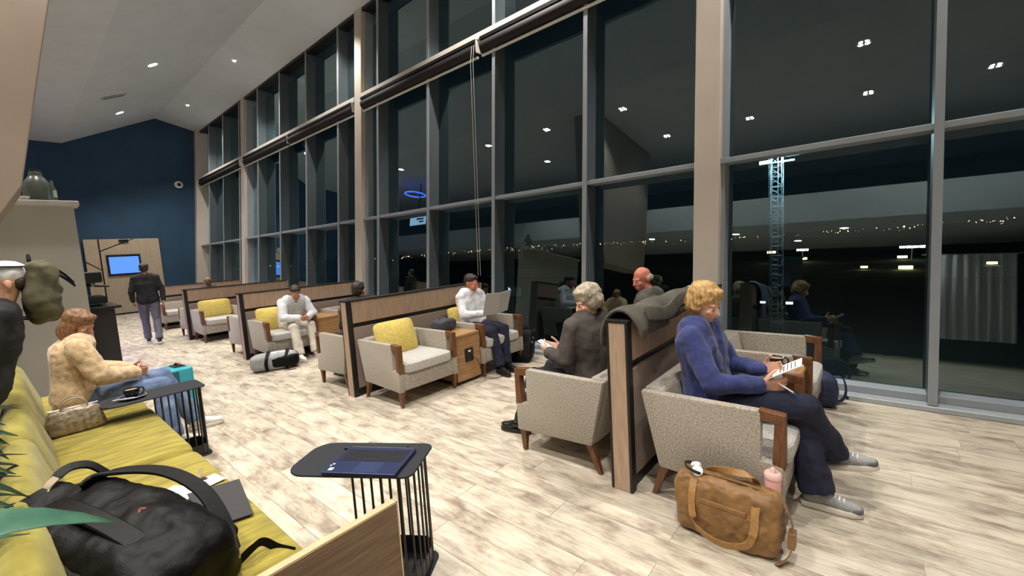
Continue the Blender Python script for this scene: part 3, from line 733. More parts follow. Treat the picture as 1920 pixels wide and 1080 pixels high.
# gold handbag
hb = thing('handbag', 'pale gold textured handbag with two loop handles on the sofa', 'handbag', (0.20, 4.42, 0.452), 0.05)
def hbf(p): return Vector((p.x*(1-0.12*(p.z/0.09)), p.y*(1-0.35*max(0, p.z)/0.09), p.z))
hm = MB().sell((0, 0, 0.092), (0.15, 0.075, 0.09), 0.3, 0.35, 44, 18, fn=hbf)
blob('body', [], [], 'handbag_gold', hb, 0.007, 2, 0.006, 0.03, extra=hm)
for y in (-0.03, 0.03):
    MB().tube(arc((0, y, 0.17), (0.07, 0, 0), (0, y*0.4, 0.085), 0, PI, 16), 0.006, 8).build('handle', 'leather_handle', hb, smooth=True)
MB().tube([(-0.13, 0, 0.183), (0.13, 0, 0.183)], 0.004, 6).build('zip', 'steel', hb)
MB().box(-0.012, 0.012, -0.057, -0.05, 0.12, 0.14).build('clasp', 'steel', hb, bevel=0.002)

# ------------------------------------------------------------------ plants behind the sofa
def leaf(L_, wd, droop, n=7):
    m = MB()
    for i in range(n+1):
        t = i/n; ww = wd*math.sin(PI*min(1, t*0.93+0.07))**0.8*(1-t*0.25)*(0.0 if i == n else 1)+0.001
        y = L_*t; z = -droop*L_*t*t + 0.12*L_*math.sin(PI*t)
        m.v += [(-ww/2, y, z+ww*0.14), (0, y, z), (ww/2, y, z+ww*0.14)]
    for i in range(n):
        for k in range(2): m.f.append((i*3+k, i*3+k+1, i*3+4+k, i*3+3+k))
    return m
def leaf_obj(parent, mtl, loc, rz, el, L_, wd, droop):
    m = leaf(L_, wd, droop)
    o = m.build('leaf', mtl, parent, smooth=True); so_ = o.modifiers.new('t', 'SOLIDIFY'); so_.thickness = 0.0015
    o.location = loc; o.rotation_euler = (el, 0, rz); return o
pl = thing('planter_box', 'long grey planter box standing behind the sofa back', 'planter', (-0.36, 2.5, 0))
m = MB(); m.box(-0.14, 0.14, -1.05, 1.05, 0.0, 0.62); m.build('trough', 'planter_grey', pl, bevel=0.01)
MB().box(-0.12, 0.12, -1.03, 1.03, 0.60, 0.63).build('soil', 'dark_wall', pl)
rl = random.Random(11)
for (y, lab) in ((3.35, 'dark leafy plant at the left edge, farthest along the sofa back'), (2.75, 'dark leafy plant at the left edge, middle of the row'), (2.2, 'dark leafy plant low at left edge, next to the big pale leaf')):
    p = thing('leafy_plant', lab, 'plant', (-0.385, y, 0.62))
    for k in range(14):
        a = -PI/2 + rl.uniform(-1.0, 1.0); h_ = rl.uniform(0.12, 0.40); 
        st = (math.cos(a+PI/2)*0.05, math.sin(a+PI/2)*0.05, h_)
        MB().tube([(0, 0, 0), (st[0]*0.5, st[1]*0.5, h_*0.6), st], 0.004, 6).build('stem', 'leaf_green', p)
        leaf_obj(p, 'leaf_green', st, a, rl.uniform(-0.1, 0.5), rl.uniform(0.22, 0.34), rl.uniform(0.09, 0.14), rl.uniform(0.1, 0.5))
p = thing('broad_leaf_plant', 'plant with large pale translucent leaves at lower left corner', 'plant', (-0.36, 1.6, 0.62))
for (st, a, el, L_, wd) in (((0.06, -0.11, 0.37), -1.50, 0.04, 0.42, 0.20), ((0.04, -0.15, 0.26), -1.9, 0.1, 0.32, 0.12), ((0.05, -0.02, 0.30), -1.1, 0.15, 0.30, 0.10), ((0.0, -0.2, 0.2), -2.3, 0.1, 0.34, 0.12)):
    MB().tube([(0, 0, 0), (st[0]*0.4, st[1]*0.5, st[2]*0.6), st], 0.005, 6).build('stem', 'leaf_green', p)
    leaf_obj(p, 'leaf_pale', st, a, el, L_, wd, 0.18)

# ------------------------------------------------------------------ tan duffel with bottle
du = thing('travel_bag', 'tan nylon travel bag with webbing handles standing on the floor', 'bag', (2.31, 0.565, 0.0), math.radians(88))
def duf(p):
    k = 1-0.28*max(0, p.z/0.155)**1.5; return Vector((p.x*(1+0.04*p.z/0.155), p.y*k, p.z))
dm = MB().sell((0, 0, 0.158), (0.255, 0.105, 0.157), 0.34, 0.32, 60, 26, fn=duf)
blob('body', [], [], 'tan_nylon', du, 0.007, 2, 0.036, 0.10, extra=dm, fold2=0.012, fsize2=0.03)
MB().box(-0.11, 0.115, 0.088, 0.104, 0.05, 0.20).build('front_pocket', 'tan_nylon', du, bevel=0.006)
MB().box(-0.11, 0.115, 0.087, 0.106, 0.198, 0.222).build('pocket_hem', 'tan_nylon', du, bevel=0.004)
for s in (-1, 1):
    pth = bez([(-0.15, s*0.065, 0.30), (-0.15, s*0.10, 0.24), (-0.145, s*0.117, 0.14), (-0.11, s*0.135, 0.07), (0.0, s*0.15, 0.045), (0.11, s*0.135, 0.07), (0.145, s*0.117, 0.14), (0.15, s*0.10, 0.24), (0.15, s*0.065, 0.30)], 8)
    if s < 0: pth = bez([(-0.13, -0.065, 0.28), (-0.11, -0.03, 0.35), (-0.02, 0.0, 0.365), (0.07, -0.01, 0.345), (0.13, -0.065, 0.28)], 10)
    MB().strip(pth, (1, 0, 0.4) if s < 0 else [(1, 0, 0)]*18+[(0.3, 0.2, 1)]*28+[(1, 0, 0)]*30, 0.036, 0.004).build('handle', 'tan_webbing', du, smooth=True)
MB().tube(bez([(-0.23, 0, 0.295), (-0.1, 0.012, 0.322), (0.1, 0.01, 0.320), (0.25, 0, 0.285)]), 0.007, 6).build('zip', 'tan_nylon', du, smooth=True)
sp_ = MB().strip(bez([(-0.255, 0.0, 0.27), (-0.29, 0.02, 0.2), (-0.295, 0.03, 0.1), (-0.275, 0.045, 0.03), (-0.24, 0.10, 0.012)]), (0, 1, 0.2), 0.032, 0.004).build('shoulder_strap', 'tan_nylon', du, smooth=True)
MB().tube(arc((-0.262, 0.0, 0.235), (0, 0.016, 0), (0, 0, 0.016), 0, 2*PI, 14), 0.003, 6).build('ring', 'steel', sp_, smooth=True)
MB().box(-0.305, -0.275, -0.01, 0.05, 0.08, 0.16).build('tag', 'tan_nylon', sp_, bevel=0.003)
bt = thing('water_bottle', 'pale pink water bottle with lid sticking out of tan bag', 'bottle', (2.405, 0.375, 0.17))
MB().lathe([(0.034, 0.0), (0.037, 0.005), (0.037, 0.165), (0.035, 0.172)], 24).build('body', 'pink_plastic', bt, smooth=True)
ld_ = MB().lathe([(0.039, 0.168), (0.040, 0.172), (0.040, 0.192), (0.036, 0.198), (0.014, 0.200)], 24).build('lid', 'pink_light', bt, smooth=True)
MB().lathe([(0.014, 0.198), (0.014, 0.212), (0.011, 0.222), (0.004, 0.224)], 16).build('spout', 'pink_light', ld_, smooth=True)
hp = thing('headphones', 'folded white headphones on top of the tan bag', 'headphones', (2.31, 0.72, 0.302), 0.4)
for s in (-1, 1): MB().lathe([(0.018, -0.012), (0.028, -0.008), (0.030, 0.0), (0.026, 0.012), (0.012, 0.015)], 18, Matrix.Translation((s*0.028, 0, 0.028)) @ Matrix.Rotation(0.9*s, 4, 'Y')).build('ear_cup', 'white_plastic', hp, smooth=True)
MB().strip(arc((0, 0.0, 0.028), (0.05, 0, 0), (0, 0.06, 0.02), -0.2, PI+0.2, 14), (0, 0.2, 1), 0.016, 0.005).build('band', 'black_metal', hp, smooth=True)

# ------------------------------------------------------------------ other bags
dg_ = thing('duffel_bag', 'grey and black sports duffel lying on the floor', 'bag', (2.42, 6.78, 0.0), math.radians(-22))
m = MB().sell((0, 0, 0.125), (0.32, 0.155, 0.122), 0.55, 0.4, 44, 20)
blob('body', [], [], 'duffel_grey', dg_, 0.011, 2, 0.02, 0.12, extra=m)
m = MB().sell((0.12, -0.012, 0.122), (0.205, 0.155, 0.105), 0.55, 0.4, 40, 18); blob('side_panel', [], [], 'black_nylon', dg_, 0.011, 2, 0.014, 0.1, extra=m)
m = MB().sell((0.07, 0.0, 0.175), (0.20, 0.10, 0.082), 0.6, 0.5, 36, 16); blob('top_flap', [], [], 'duffel_light', dg_, 0.011, 2, 0.012, 0.1, extra=m)
for x in (-0.10, 0.15): MB().strip(bez([(x, -0.165, 0.02), (x-0.01, -0.172, 0.12), (x+0.01, -0.13, 0.22), (x+0.03, -0.03, 0.27), (x+0.02, 0.08, 0.25), (x, 0.16, 0.12)]), (1, 0, 0), 0.045, 0.006).build('strap', 'black_nylon', dg_, smooth=True)
MB().strip(bez([(0.1, -0.16, 0.03), (0.18, -0.23, 0.01), (0.27, -0.25, 0.006)]), (0, 1, 0.0), 0.022, 0.003).build('strap_tail', 'black_nylon', dg_, smooth=True)

cb_ = thing('cabin_bag', 'black cabin bag leaning by the window beside black shoes', 'bag', (4.55, 3.75, 0.0), math.radians(20))
m = MB().sell((0, 0, 0.22), (0.11, 0.17, 0.215), 0.35, 0.35, 36, 18, fn=lambda p: Vector((p.x+0.10*(p.z/0.215), p.y, p.z))); blob('body', [], [], 'black_nylon', cb_, 0.010, 2, 0.012, 0.1, extra=m)
MB().tube(arc((0.10, -0.02, 0.42), (0, 0.06, 0), (0.01, 0, 0.05), 0, PI, 12), 0.009, 8).build('handle', 'black_nylon_grey', cb_, smooth=True)
for k in range(2): MB().box(-0.09+k*0.06, -0.07+k*0.06, -0.18, -0.165, 0.26+0.05*k, 0.29+0.05*k).build('buckle', 'steel', cb_, bevel=0.003)
bb = thing('leather_bag', 'crumpled brown leather bag on the floor beyond the near armchair', 'bag', (3.72, 2.62, 0.0), 0.2)
m = MB().sell((0, 0, 0.17), (0.19, 0.12, 0.165), 0.6, 0.5, 36, 18); blob('body', [], [], 'brown_leather', bb, 0.010, 2, 0.05, 0.07, extra=m)
MB().tube(arc((0, 0, 0.31), (0.09, 0, 0), (0, 0.03, 0.09), 0, PI, 12), 0.008, 8).build('handle', 'brown_leather', bb, smooth=True)
nb = thing('canvas_backpack', 'navy canvas backpack on the floor by the window sill', 'backpack', (4.62, 0.34, 0.0), 0.3)
m = MB().sell((0, 0, 0.15), (0.13, 0.11, 0.15), 0.55, 0.45, 36, 18); blob('body', [], [], 'navy_canvas', nb, 0.010, 2, 0.02, 0.08, extra=m)
MB().strip(bez([(0.02, -0.09, 0.26), (0.05, -0.17, 0.24), (0.07, -0.20, 0.12), (0.07, -0.17, 0.03), (0.05, -0.09, 0.03)]), (1, 0, 0), 0.05, 0.006).build('shoulder_strap', 'navy_canvas', nb, smooth=True)
MB().box(0.04, 0.10, -0.215, -0.195, 0.05, 0.075).build('buckle', 'black_metal', nb, bevel=0.004)
su = thing('suitcase', 'turquoise hard shell suitcase standing beyond the sofa sitter', 'suitcase', (1.06, 5.78, 0.0), 0.12)
m = MB().box(-0.11, 0.11, -0.17, 0.17, 0.05, 0.52); m.build('shell', 'teal_plastic', su, bevel=0.03, seg=4, smooth=True)
for k in range(3): MB().box(-0.113, 0.113, -0.11+k*0.09, -0.09+k*0.09, 0.09, 0.49).build('rib', 'teal_dark', su, bevel=0.004)
MB().box(-0.114, -0.02, -0.172, 0.172, 0.06, 0.5).build('lower_shell', 'teal_dark', su, bevel=0.01)
MB().box(-0.03, 0.07, -0.08, 0.08, 0.518, 0.532).build('handle_plate', 'black_metal', su, bevel=0.004)
MB().tube(arc((0.02, 0, 0.53), (0, 0.065, 0), (0, 0, 0.02), 0, PI, 10), 0.008, 8).build('handle', 'black_metal', su, smooth=True)
for sx in (-1, 1):
    for sy in (-1, 1): MB().tube([(sx*0.08-0.012, sy*0.14, 0.026), (sx*0.08+0.012, sy*0.14, 0.026)], 0.026, 14).build('wheel', 'rubber', su, smooth=True)

# cushions
def cushion(label, loc, rx, rz, sx=0.26, sz=0.19):
    t = thing('cushion', label, 'cushion', loc, rz, 'yellow cushions on the armchairs'); t.rotation_euler = (rx, 0, rz)
    def cf(p):
        k = (1-(p.x/sx)**2)*(1-(p.z/sz)**2); return Vector((p.x, p.y*(0.25+0.75*max(0, k)), p.z))
    MB().sell((0, 0, sz), (sx, 0.085, sz), 0.28, 0.28, 48, 24, fn=cf).build('cover', 'yellow_fabric', t, smooth=True)
    MB().tube([(sx*math.copysign(abs(math.cos(a))**0.28, math.cos(a))*0.99, 0, sz+sz*math.copysign(abs(math.sin(a))**0.28, math.sin(a))*0.99) for a in [2*PI*i/48 for i in range(49)]], 0.004, 6).build('piping', 'yellow_fabric', t)
cushion('large yellow cushion on the empty armchair facing the camera', (2.79, 4.11, 0.47), -0.28, 0.04, 0.265, 0.19)
cushion('small part of a yellow cushion beside the reader in white shirt', (3.93, 4.27, 0.47), -0.25, 0.0, 0.19, 0.18)
cushion('yellow cushion beside the cream dressed sitter', (2.70, 7.55, 0.47), -0.28, 0.03, 0.185, 0.19)
cushion('far yellow cushion on the armchair by the slotted divider', (2.84, 10.93, 0.47), -0.25, 0.0, 0.30, 0.19)
dc = thing('black_tote', 'dark folded bag lying on the wooden box table by the outlet', 'bag', (3.45, 4.1, 0.60), 0.1)
m = MB().sell((0, 0, 0.075), (0.16, 0.11, 0.075), 0.5, 0.5, 30, 14); blob('body', [], [], 'charcoal_cloth', dc, 0.010, 2, 0.02, 0.07, extra=m)
MB().tube(arc((0, 0, 0.13), (0.08, 0, 0), (0, 0.02, 0.06), 0, PI, 10), 0.006, 8).build('handle', 'charcoal_cloth', dc, smooth=True)
bw = thing('brown_rucksack', 'dark brown rucksack on the far box table', 'backpack', (3.42, 10.75, 0.60), 0.1)
m = MB().sell((0, 0, 0.15), (0.15, 0.11, 0.15), 0.5, 0.5, 30, 14); blob('body', [], [], 'brown_leather', bw, 0.012, 2, 0.02, 0.07, extra=m)
MB().tube(arc((0, 0, 0.28), (0.05, 0, 0), (0, 0.0, 0.05), 0, PI, 10), 0.008, 8).build('handle', 'black_nylon', bw, smooth=True)

# garments over the near divider
def drape(name, label, cat, x0, x1, y, h0, h1, mtl, th=0.02, topz=1.105, halfw=0.085, seed=1):
    rr_ = random.Random(seed); t = thing(name, label, cat, ((x0+x1)/2, y, topz))
    m = MB(); n = 26; Lx = x1-x0; rows = []
    for i in range(n+1):
        s_ = i/n; x = -Lx/2 + Lx*s_; wv = 0.018*math.sin(s_*23+seed) + 0.012*math.sin(s_*41)
        a = h0*(0.8+0.25*math.sin(s_*5+seed)); b_ = h1*(0.75+0.3*math.sin(s_*4+1+seed)); bul = 0.015+0.02*abs(math.sin(s_*9+seed))
        pts = [(x, -halfw-0.012-wv, -a), (x, -halfw-0.025-wv*0.8, -a*0.5), (x, -halfw-0.012, -0.03), (x, -halfw*0.6, bul), (x, 0, bul+0.015), (x, halfw*0.6, bul), (x, halfw+0.012, -0.03), (x, halfw+0.02+wv, -b_*0.5), (x, halfw+0.012+wv, -b_)]
        rows.append(pts)
    for r_ in rows: m.v += r_
    k = len(rows[0])
    for i in range(n):
        for j in range(k-1): m.f.append((i*k+j, i*k+j+1, (i+1)*k+j+1, (i+1)*k+j))
    o = m.build('cloth', mtl, t, smooth=True)
    so_ = o.modifiers.new('t', 'SOLIDIFY'); so_.thickness = th; so_.offset = 1
    sb = o.modifiers.new('s', 'SUBSURF'); sb.levels = 1; sb.render_levels = 1
    return t
co = drape('draped_coat', 'dark olive coat laid over the top of the nearest divider', 'coat', 2.42, 3.75, DY[0], 0.12, 0.20, 'olive_coat', 0.03)
MB().strip(bez([(-0.5, -0.115, 0.02), (-0.2, -0.13, -0.02), (0.1, -0.115, 0.03), (0.4, -0.12, 0.0)]), (0, 0.3, 1), 0.09, 0.03).build('sleeve', 'olive_coat', co, smooth=True, bevel=0.01)
jk = drape('draped_jacket', 'pale blue jacket hanging over the divider behind the blond woman', 'jacket', 3.8, 4.25, DY[0], 0.42, 0.2, 'lightblue_cotton', 0.02, seed=4)
MB().strip(bez([(0.1, -0.115, 0.02), (0.13, -0.13, -0.2), (0.12, -0.125, -0.42)]), (1, 0.2, 0), 0.09, 0.025).build('sleeve', 'lightblue_cotton', jk, smooth=True, bevel=0.008)

# ------------------------------------------------------------------ people
V = Vector
def hand_caps(wrist, d, palm, side, curl=0.5, s=1.0, spread=0.12):
    """palm, five fingers of different length and a thumb leaving the side of the palm; side=+1 thumb towards +across"""
    d = V(d).normalized(); n = V(palm); n = (n - d*n.dot(d)).normalized(); ac = d.cross(n)*side
    w_ = V(wrist); caps = []
    pc = w_ + d*0.05*s
    for k in (-1, -0.33, 0.33, 1): caps.append((w_ + d*0.012*s + ac*k*0.018*s, 0.013*s, w_ + d*0.082*s + ac*k*0.030*s, 0.0115*s))
    for k, L_ in ((1, 0.070), (0.36, 0.080), (-0.3, 0.074), (-0.95, 0.056)):
        p = w_ + d*0.088*s + ac*k*0.030*s; dr = (d + ac*k*spread).normalized(); rad = 0.0088*s
        for j, f_ in enumerate((0.45, 0.32, 0.25)):
            ang = curl*(0.55+0.5*j); dd = (dr*math.cos(ang) + n*math.sin(ang)).normalized()
            q = p + dd*L_*f_*s; caps.append((p, rad, q, rad*0.92)); p = q; rad *= 0.92; dr = dd
    p = w_ + d*0.025*s + ac*0.030*s; dr = (d*0.75 + ac*0.65 + n*0.35).normalized()
    for f_ in (0.036, 0.030, 0.024):
        q = p + dr*f_*s; caps.append((p, 0.0105*s, q, 0.0095*s)); p = q; dr = (dr + n*0.25 + d*0.25).normalized()
    return caps
def head_parts(c, yaw, pitch, roll=0.0, s=1.0):
    M = Euler((pitch, roll, yaw)).to_matrix()
    def T(p): return V(c) + M @ (V(p)*s)
    ells = [(T((0, -0.012, 0.022)), (0.074*s, 0.094*s, 0.092*s), M), (T((0, 0.028, -0.045)), (0.056*s, 0.062*s, 0.068*s), M),
            (T((0, 0.062, -0.088)), (0.026*s, 0.024*s, 0.020*s), M), (T((0, 0.072, 0.012)), (0.052*s, 0.018*s, 0.014*s), M),
            (T((0.036, 0.066, -0.030)), (0.022*s, 0.020*s, 0.022*s), M), (T((-0.036, 0.066, -0.030)), (0.022*s, 0.020*s, 0.022*s), M),
            (T((0, 0.086, -0.066)), (0.024*s, 0.010*s, 0.010*s), M),
            (T((0.076, -0.012, -0.012)), (0.010*s, 0.018*s, 0.030*s), M), (T((-0.076, -0.012, -0.012)), (0.010*s, 0.018*s, 0.030*s), M)]
    caps = [(T((0, 0.086, 0.004)), 0.008*s, T((0, 0.108, -0.034)), 0.0125*s), (T((0.012, 0.090, -0.038)), 0.008*s, T((-0.012, 0.090, -0.038)), 0.008*s)]
    return ells, caps, T, M
SEAT = dict(pel=(0, 0, .55), chest=(0, -.03, .93), neck=(0, -.01, 1.06), head=(0, .03, 1.19), shL=(-.175, -.01, 1.00), shR=(.175, -.01, 1.00),
            elL=(-.25, .06, .74), elR=(.25, .06, .74), wrL=(-.14, .27, .70), wrR=(.14, .27, .70),
            hipL=(-.09, .02, .54), hipR=(.09, .02, .54), knL=(-.12, .46, .53), knR=(.12, .46, .53), anL=(-.12, .46, .10), anR=(.12, .46, .10), ftL=(0, 1, 0), ftR=(0, 1, 0))
STAND = dict(pel=(0, 0, .95), chest=(0, 0, 1.28), neck=(0, 0, 1.46), head=(0, .03, 1.60), shL=(-.17, 0, 1.40), shR=(.17, 0, 1.40),
             elL=(-.25, -.02, 1.13), elR=(.25, -.02, 1.13), wrL=(-.24, .08, .90), wrR=(.24, .08, .90),
             hipL=(-.09, 0, .93), hipR=(.09, 0, .93), knL=(-.10, .02, .51), knR=(.10, .02, .51), anL=(-.10, -.02, .10), anR=(.10, -.02, .10), ftL=(0, 1, 0), ftR=(0, 1, 0))
def person(label, loc, rz, base, over, skin='skin', top='white_shirt', trs='navy_trouser', shoe='black_leather', sole='black_edge', hair='hair_dark', style='short',
           yaw=0, pitch=0, roll=0, vox=0.010, handL=None, handR=None, fat=1.0, loose=0.016, laces=False, hem=0.0):
    J = {k: V(v) for k, v in base.items()}; J.update({k: V(v) for k, v in over.items()})
    t = thing('person', label, 'person', loc, rz)
    f = fat
    def torso(g):
        ax = (J['shR']-J['shL']).normalized(); hx = (J['hipR']-J['hipL']).normalized(); c = []
        wst = J['pel'].lerp(J['chest'], 0.45)
        for s in (-1, 1):
            c += [(J['pel']+hx*s*0.075*f, 0.115*f+g, wst+hx*s*0.06*f, 0.105*f+g), (wst+hx*s*0.06*f, 0.105*f+g, J['chest']+ax*s*0.085, 0.112*f+g), (J['chest']+ax*s*0.085, 0.112*f+g, J['neck'].lerp(J['chest'], 0.35)+ax*s*0.09, 0.085+g)]
        c += [(J['shL'].lerp(J['shR'], 0.12), 0.062+g, J['shR'].lerp(J['shL'], 0.12), 0.062+g), (J['shL'], 0.055+g, J['neck'], 0.05+g*0.6), (J['shR'], 0.055+g, J['neck'], 0.05+g*0.6)]
        return c
    def arms(g, frac=1.0):
        c = []
        for s in 'LR':
            w_ = J['el'+s].lerp(J['wr'+s], frac)
            c += [(J['sh'+s], 0.052+g, J['el'+s], 0.042+g), (J['el'+s], 0.041+g, w_, 0.028+g)]
        return c
    def legs(g, gb=None, frac=1.0):
        c = []; gb = g if gb is None else gb
        for s in 'LR':
            c += [(J['hip'+s], 0.095*f+g, J['kn'+s], 0.062+g), (J['kn'+s], 0.060+g, J['kn'+s].lerp(J['an'+s], 0.35), 0.056+g), (J['kn'+s].lerp(J['an'+s], 0.35), 0.056+g, J['kn'+s].lerp(J['an'+s], frac), 0.036+gb)][:3 if gb == g else 2]
        return c
    he, hc, T, M = head_parts(J['head'], yaw, pitch, roll)
    caps = torso(-0.006) + arms(-0.004) + legs(-0.006) + hc + [(J['neck']-V((0, 0, 0.03)), 0.056, T((0, -0.012, -0.03)), 0.05)]
    for s, h_ in (('L', handL), ('R', handR)):
        d = (J['wr'+s]-J['el'+s]).normalized(); pn = V((-1 if s == 'R' else 1, 0, 0)) if not h_ else V(h_.get('palm', (0, 0, -1)))
        if h_ and 'dir' in h_: d = V(h_['dir'])
        caps += hand_caps(J['wr'+s], d, pn, (1 if s == 'R' else -1)*(h_.get('flip', 1) if h_ else 1), h_.get('curl', 0.35) if h_ else 0.35)
    bv = min(vox, 0.0075)
    blob('body', caps, he, skin, t, bv, 2)
    blob('top', torso(0.022) + arms(loose, 0.97), [], top, t, vox, 4, 0.024, 0.10, fold2=0.007, fsize2=0.04)
    hx = (J['hipR']-J['hipL']).normalized()
    cuff = MB()
    for s in 'LR': cuff.tube([J['kn'+s].lerp(J['an'+s], q) for q in (0.3, 0.5, 0.75, 1.0)], 0.070, 18, r1=0.036+loose+0.014+hem)
    blob('trousers', legs(0.012, loose+0.012+hem, 0.94-0.6*hem) + [(J['pel']-hx*0.07*f, 0.108*f, J['pel']+hx*0.07*f, 0.108*f)], [], trs, t, vox, 3, 0.024, 0.10, fold2=0.006, fsize2=0.04, extra=cuff)
    for s in 'LR':
        fd = V(J['ft'+s]).normalized(); an = J['an'+s]; up = V((0, 0, 1)) - fd*fd.z; up.normalize(); sd = fd.cross(up)
        b0 = an - up*0.072
        def S(a, l, h_): return b0 + fd*a + sd*l + up*h_
        sh = blob('shoe', [(S(-0.035, 0, 0.035), 0.036, S(0.05, 0, 0.045), 0.040), (S(0.05, 0, 0.045), 0.040, S(0.13, 0.004, 0.022), 0.034), (S(0.13, 0.012, 0.024), 0.030, S(0.185, 0.006, 0.02), 0.026), (S(0.10, -0.012, 0.024), 0.030, S(0.165, -0.010, 0.02), 0.026), (S(-0.012, 0, 0.05), 0.038, S(-0.002, 0, 0.082), 0.040)], [], shoe, t, min(vox, 0.008), 3)
        out = [(-0.075, -0.018), (-0.07, -0.032), (0.0, -0.034), (0.09, -0.042), (0.16, -0.042), (0.20, -0.024), (0.216, 0.0), (0.205, 0.022), (0.17, 0.040), (0.09, 0.044), (0.0, 0.036), (-0.07, 0.032), (-0.078, 0.0)]
        Mx = Matrix(((fd.x, sd.x, up.x, b0.x), (fd.y, sd.y, up.y, b0.y), (fd.z, sd.z, up.z, b0.z), (0, 0, 0, 1)))
        MB().prism(out, 'z', -0.026, 0.008, Mx).build('sole', sole, sh, bevel=0.007, seg=2, smooth=True)
        if laces:
            for k in range(5):
                a = 0.045+k*0.020; h_ = 0.088-k*0.0075
                MB().tube([S(a, -0.024, h_-0.008), S(a+0.004, 0, h_+0.002), S(a, 0.024, h_-0.008)], 0.0032, 6).build('lace', 'sticker_white', sh)
            m = MB(); m.sell((0, 0, 0), (0.036, 0.036, 0.02), 0.8, 0.8, 20, 10, M=Mx @ Matrix.Translation((0.178, 0, 0.014))); m.build('toe_cap', 'sneaker_dark', sh, smooth=True)
    # face
    for s in (-1, 1):
        MB().sell((0, 0, 0), (0.0125, 0.008, 0.008), 1, 1, 12, 8, M=Matrix.Translation(T((s*0.031, 0.0755, -0.006))) @ M.to_4x4()).build('eye', 'eye_white', t, smooth=True)
        MB().sell((0, 0, 0), (0.006, 0.004, 0.006), 1, 1, 10, 6, M=Matrix.Translation(T((s*0.031, 0.0815, -0.006))) @ M.to_4x4()).build('iris', 'eye_dark', t, smooth=True)
    MB().sell((0, 0, 0), (0.024, 0.007, 0.0065), 1, 1, 14, 8, M=Matrix.Translation(T((0, 0.092, -0.067))) @ M.to_4x4()).build('mouth', 'lip', t, smooth=True)
    if style == 'bald':
        he_ = [(T((s*0.066, -0.045, 0.0)), (0.022, 0.05, 0.035), M) for s in (-1, 1)] + [(T((0, -0.085, -0.01)), (0.055, 0.028, 0.04), M)]
        blob('hair', [], he_, hair, t, 0.008, 2, 0.006, 0.02)
    elif style == 'short':
        he_ = [(T((0, -0.026, 0.044)), (0.082, 0.098, 0.085), M), (T((0, -0.06, 0.0)), (0.072, 0.055, 0.07), M), (T((0, 0.03, 0.085)), (0.062, 0.05, 0.036), M)]
        blob('hair', [], he_, hair, t, 0.008, 2, 0.012, 0.03)
    elif style == 'fluffy':
        he_ = [(T((0, -0.022, 0.052)), (0.096, 0.108, 0.092), M), (T((0.06, -0.035, 0.0)), (0.036, 0.07, 0.075), M), (T((-0.06, -0.035, 0.0)), (0.036, 0.07, 0.075), M), (T((0, -0.075, -0.01)), (0.075, 0.05, 0.085), M), (T((0, 0.045, 0.088)), (0.066, 0.044, 0.034), M)]
        blob('hair', [], he_, hair, t, 0.008, 2, 0.02, 0.04)
    elif style == 'bob':
        he_ = [(T((0, -0.024, 0.045)), (0.092, 0.108, 0.09), M), (T((0.066, -0.03, -0.05)), (0.030, 0.064, 0.10), M), (T((-0.066, -0.03, -0.05)), (0.030, 0.064, 0.10), M), (T((0, -0.08, -0.055)), (0.08, 0.042, 0.105), M), (T((0, 0.05, 0.082)), (0.066, 0.038, 0.032), M)]
        blob('hair', [], he_, hair, t, 0.008, 2, 0.014, 0.035)
    elif style == 'cap':
        blob('hair', [], [(T((0, -0.06, -0.005)), (0.075, 0.05, 0.06), M)], hair, t, 0.008, 2)
        cp = blob('cap', [], [(T((0, -0.016, 0.056)), (0.088, 0.106, 0.082), M)], 'white_shirt', t, 0.008, 2)
        MB().sell((0, 0, 0), (0.066, 0.07, 0.007), 0.8, 0.9, 24, 8, M=Matrix.Translation(T((0, 0.115, 0.038))) @ M.to_4x4() @ Matrix.Rotation(-0.2, 4, 'X')).build('peak', 'white_shirt', cp, smooth=True)
    return t, J

# the woman in blue, nearest armchair, legs crossed, reading
person('blond woman in blue sweater and navy trousers, legs crossed, holding a booklet', (2.85, 0.80, 0), PI, SEAT,
       dict(pel=(0, 0, .55), chest=(0, -.05, .90), neck=(0, -.06, 1.04), head=(0, -.02, 1.165), shL=(-.175, -.05, .97), shR=(.175, -.05, .97), elL=(-.23, .08, .72), elR=(.24, .08, .72),
            wrL=(-.13, .27, .74), wrR=(.08, .30, .70), knR=(.02, .52, .60), anR=(-.20, .62, .26), ftR=(-.06, 1, .22), hipR=(.09, .02, .54),
            knL=(-.05, .49, .50), anL=(0.0, .57, .10), ftL=(-.06, 1, 0)),
       'skin', 'blue_knit', 'navy_trouser', 'sneaker_grey', 'sneaker_sole', 'hair_blond', 'fluffy', yaw=-0.25, pitch=-0.35, laces=True, loose=0.022, hem=0.022,
       handL=dict(palm=(1, 0.2, 0.3), curl=0.55, dir=(0.25, 1, 0.25)), handR=dict(palm=(-1, 0.2, 0.3), curl=0.6, dir=(-0.2, 1, 0.1)))
bk = thing('booklet', 'open white booklet held by the woman in blue', 'booklet', (2.86, 0.375, 0.775), 0)
for s in (-1, 1):
    MB().box(0 if s > 0 else -0.115, 0.115 if s > 0 else 0, -0.085, 0.085, -0.002, 0.002, Matrix.Rotation(-0.55, 4, 'X') @ Matrix.Rotation(-0.18*s, 4, 'Y')).build('page', 'white_paper', bk)
    for k in range(5): MB().box(0.015 if s > 0 else -0.10, 0.10 if s > 0 else -0.015, -0.05+k*0.022, -0.045+k*0.022, -0.0026, 0.0026, Matrix.Rotation(-0.55, 4, 'X') @ Matrix.Rotation(-0.18*s, 4, 'Y')).build('print_line', 'ink', bk)
pe = thing('pen', 'white pen in the right hand of the woman in blue', 'pen', (2.775, 0.39, 0.715))
MB().tube([(0.02, 0.06, 0.03), (-0.02, -0.06, -0.025)], 0.0045, 8).build('barrel', 'white_plastic', pe, smooth=True)
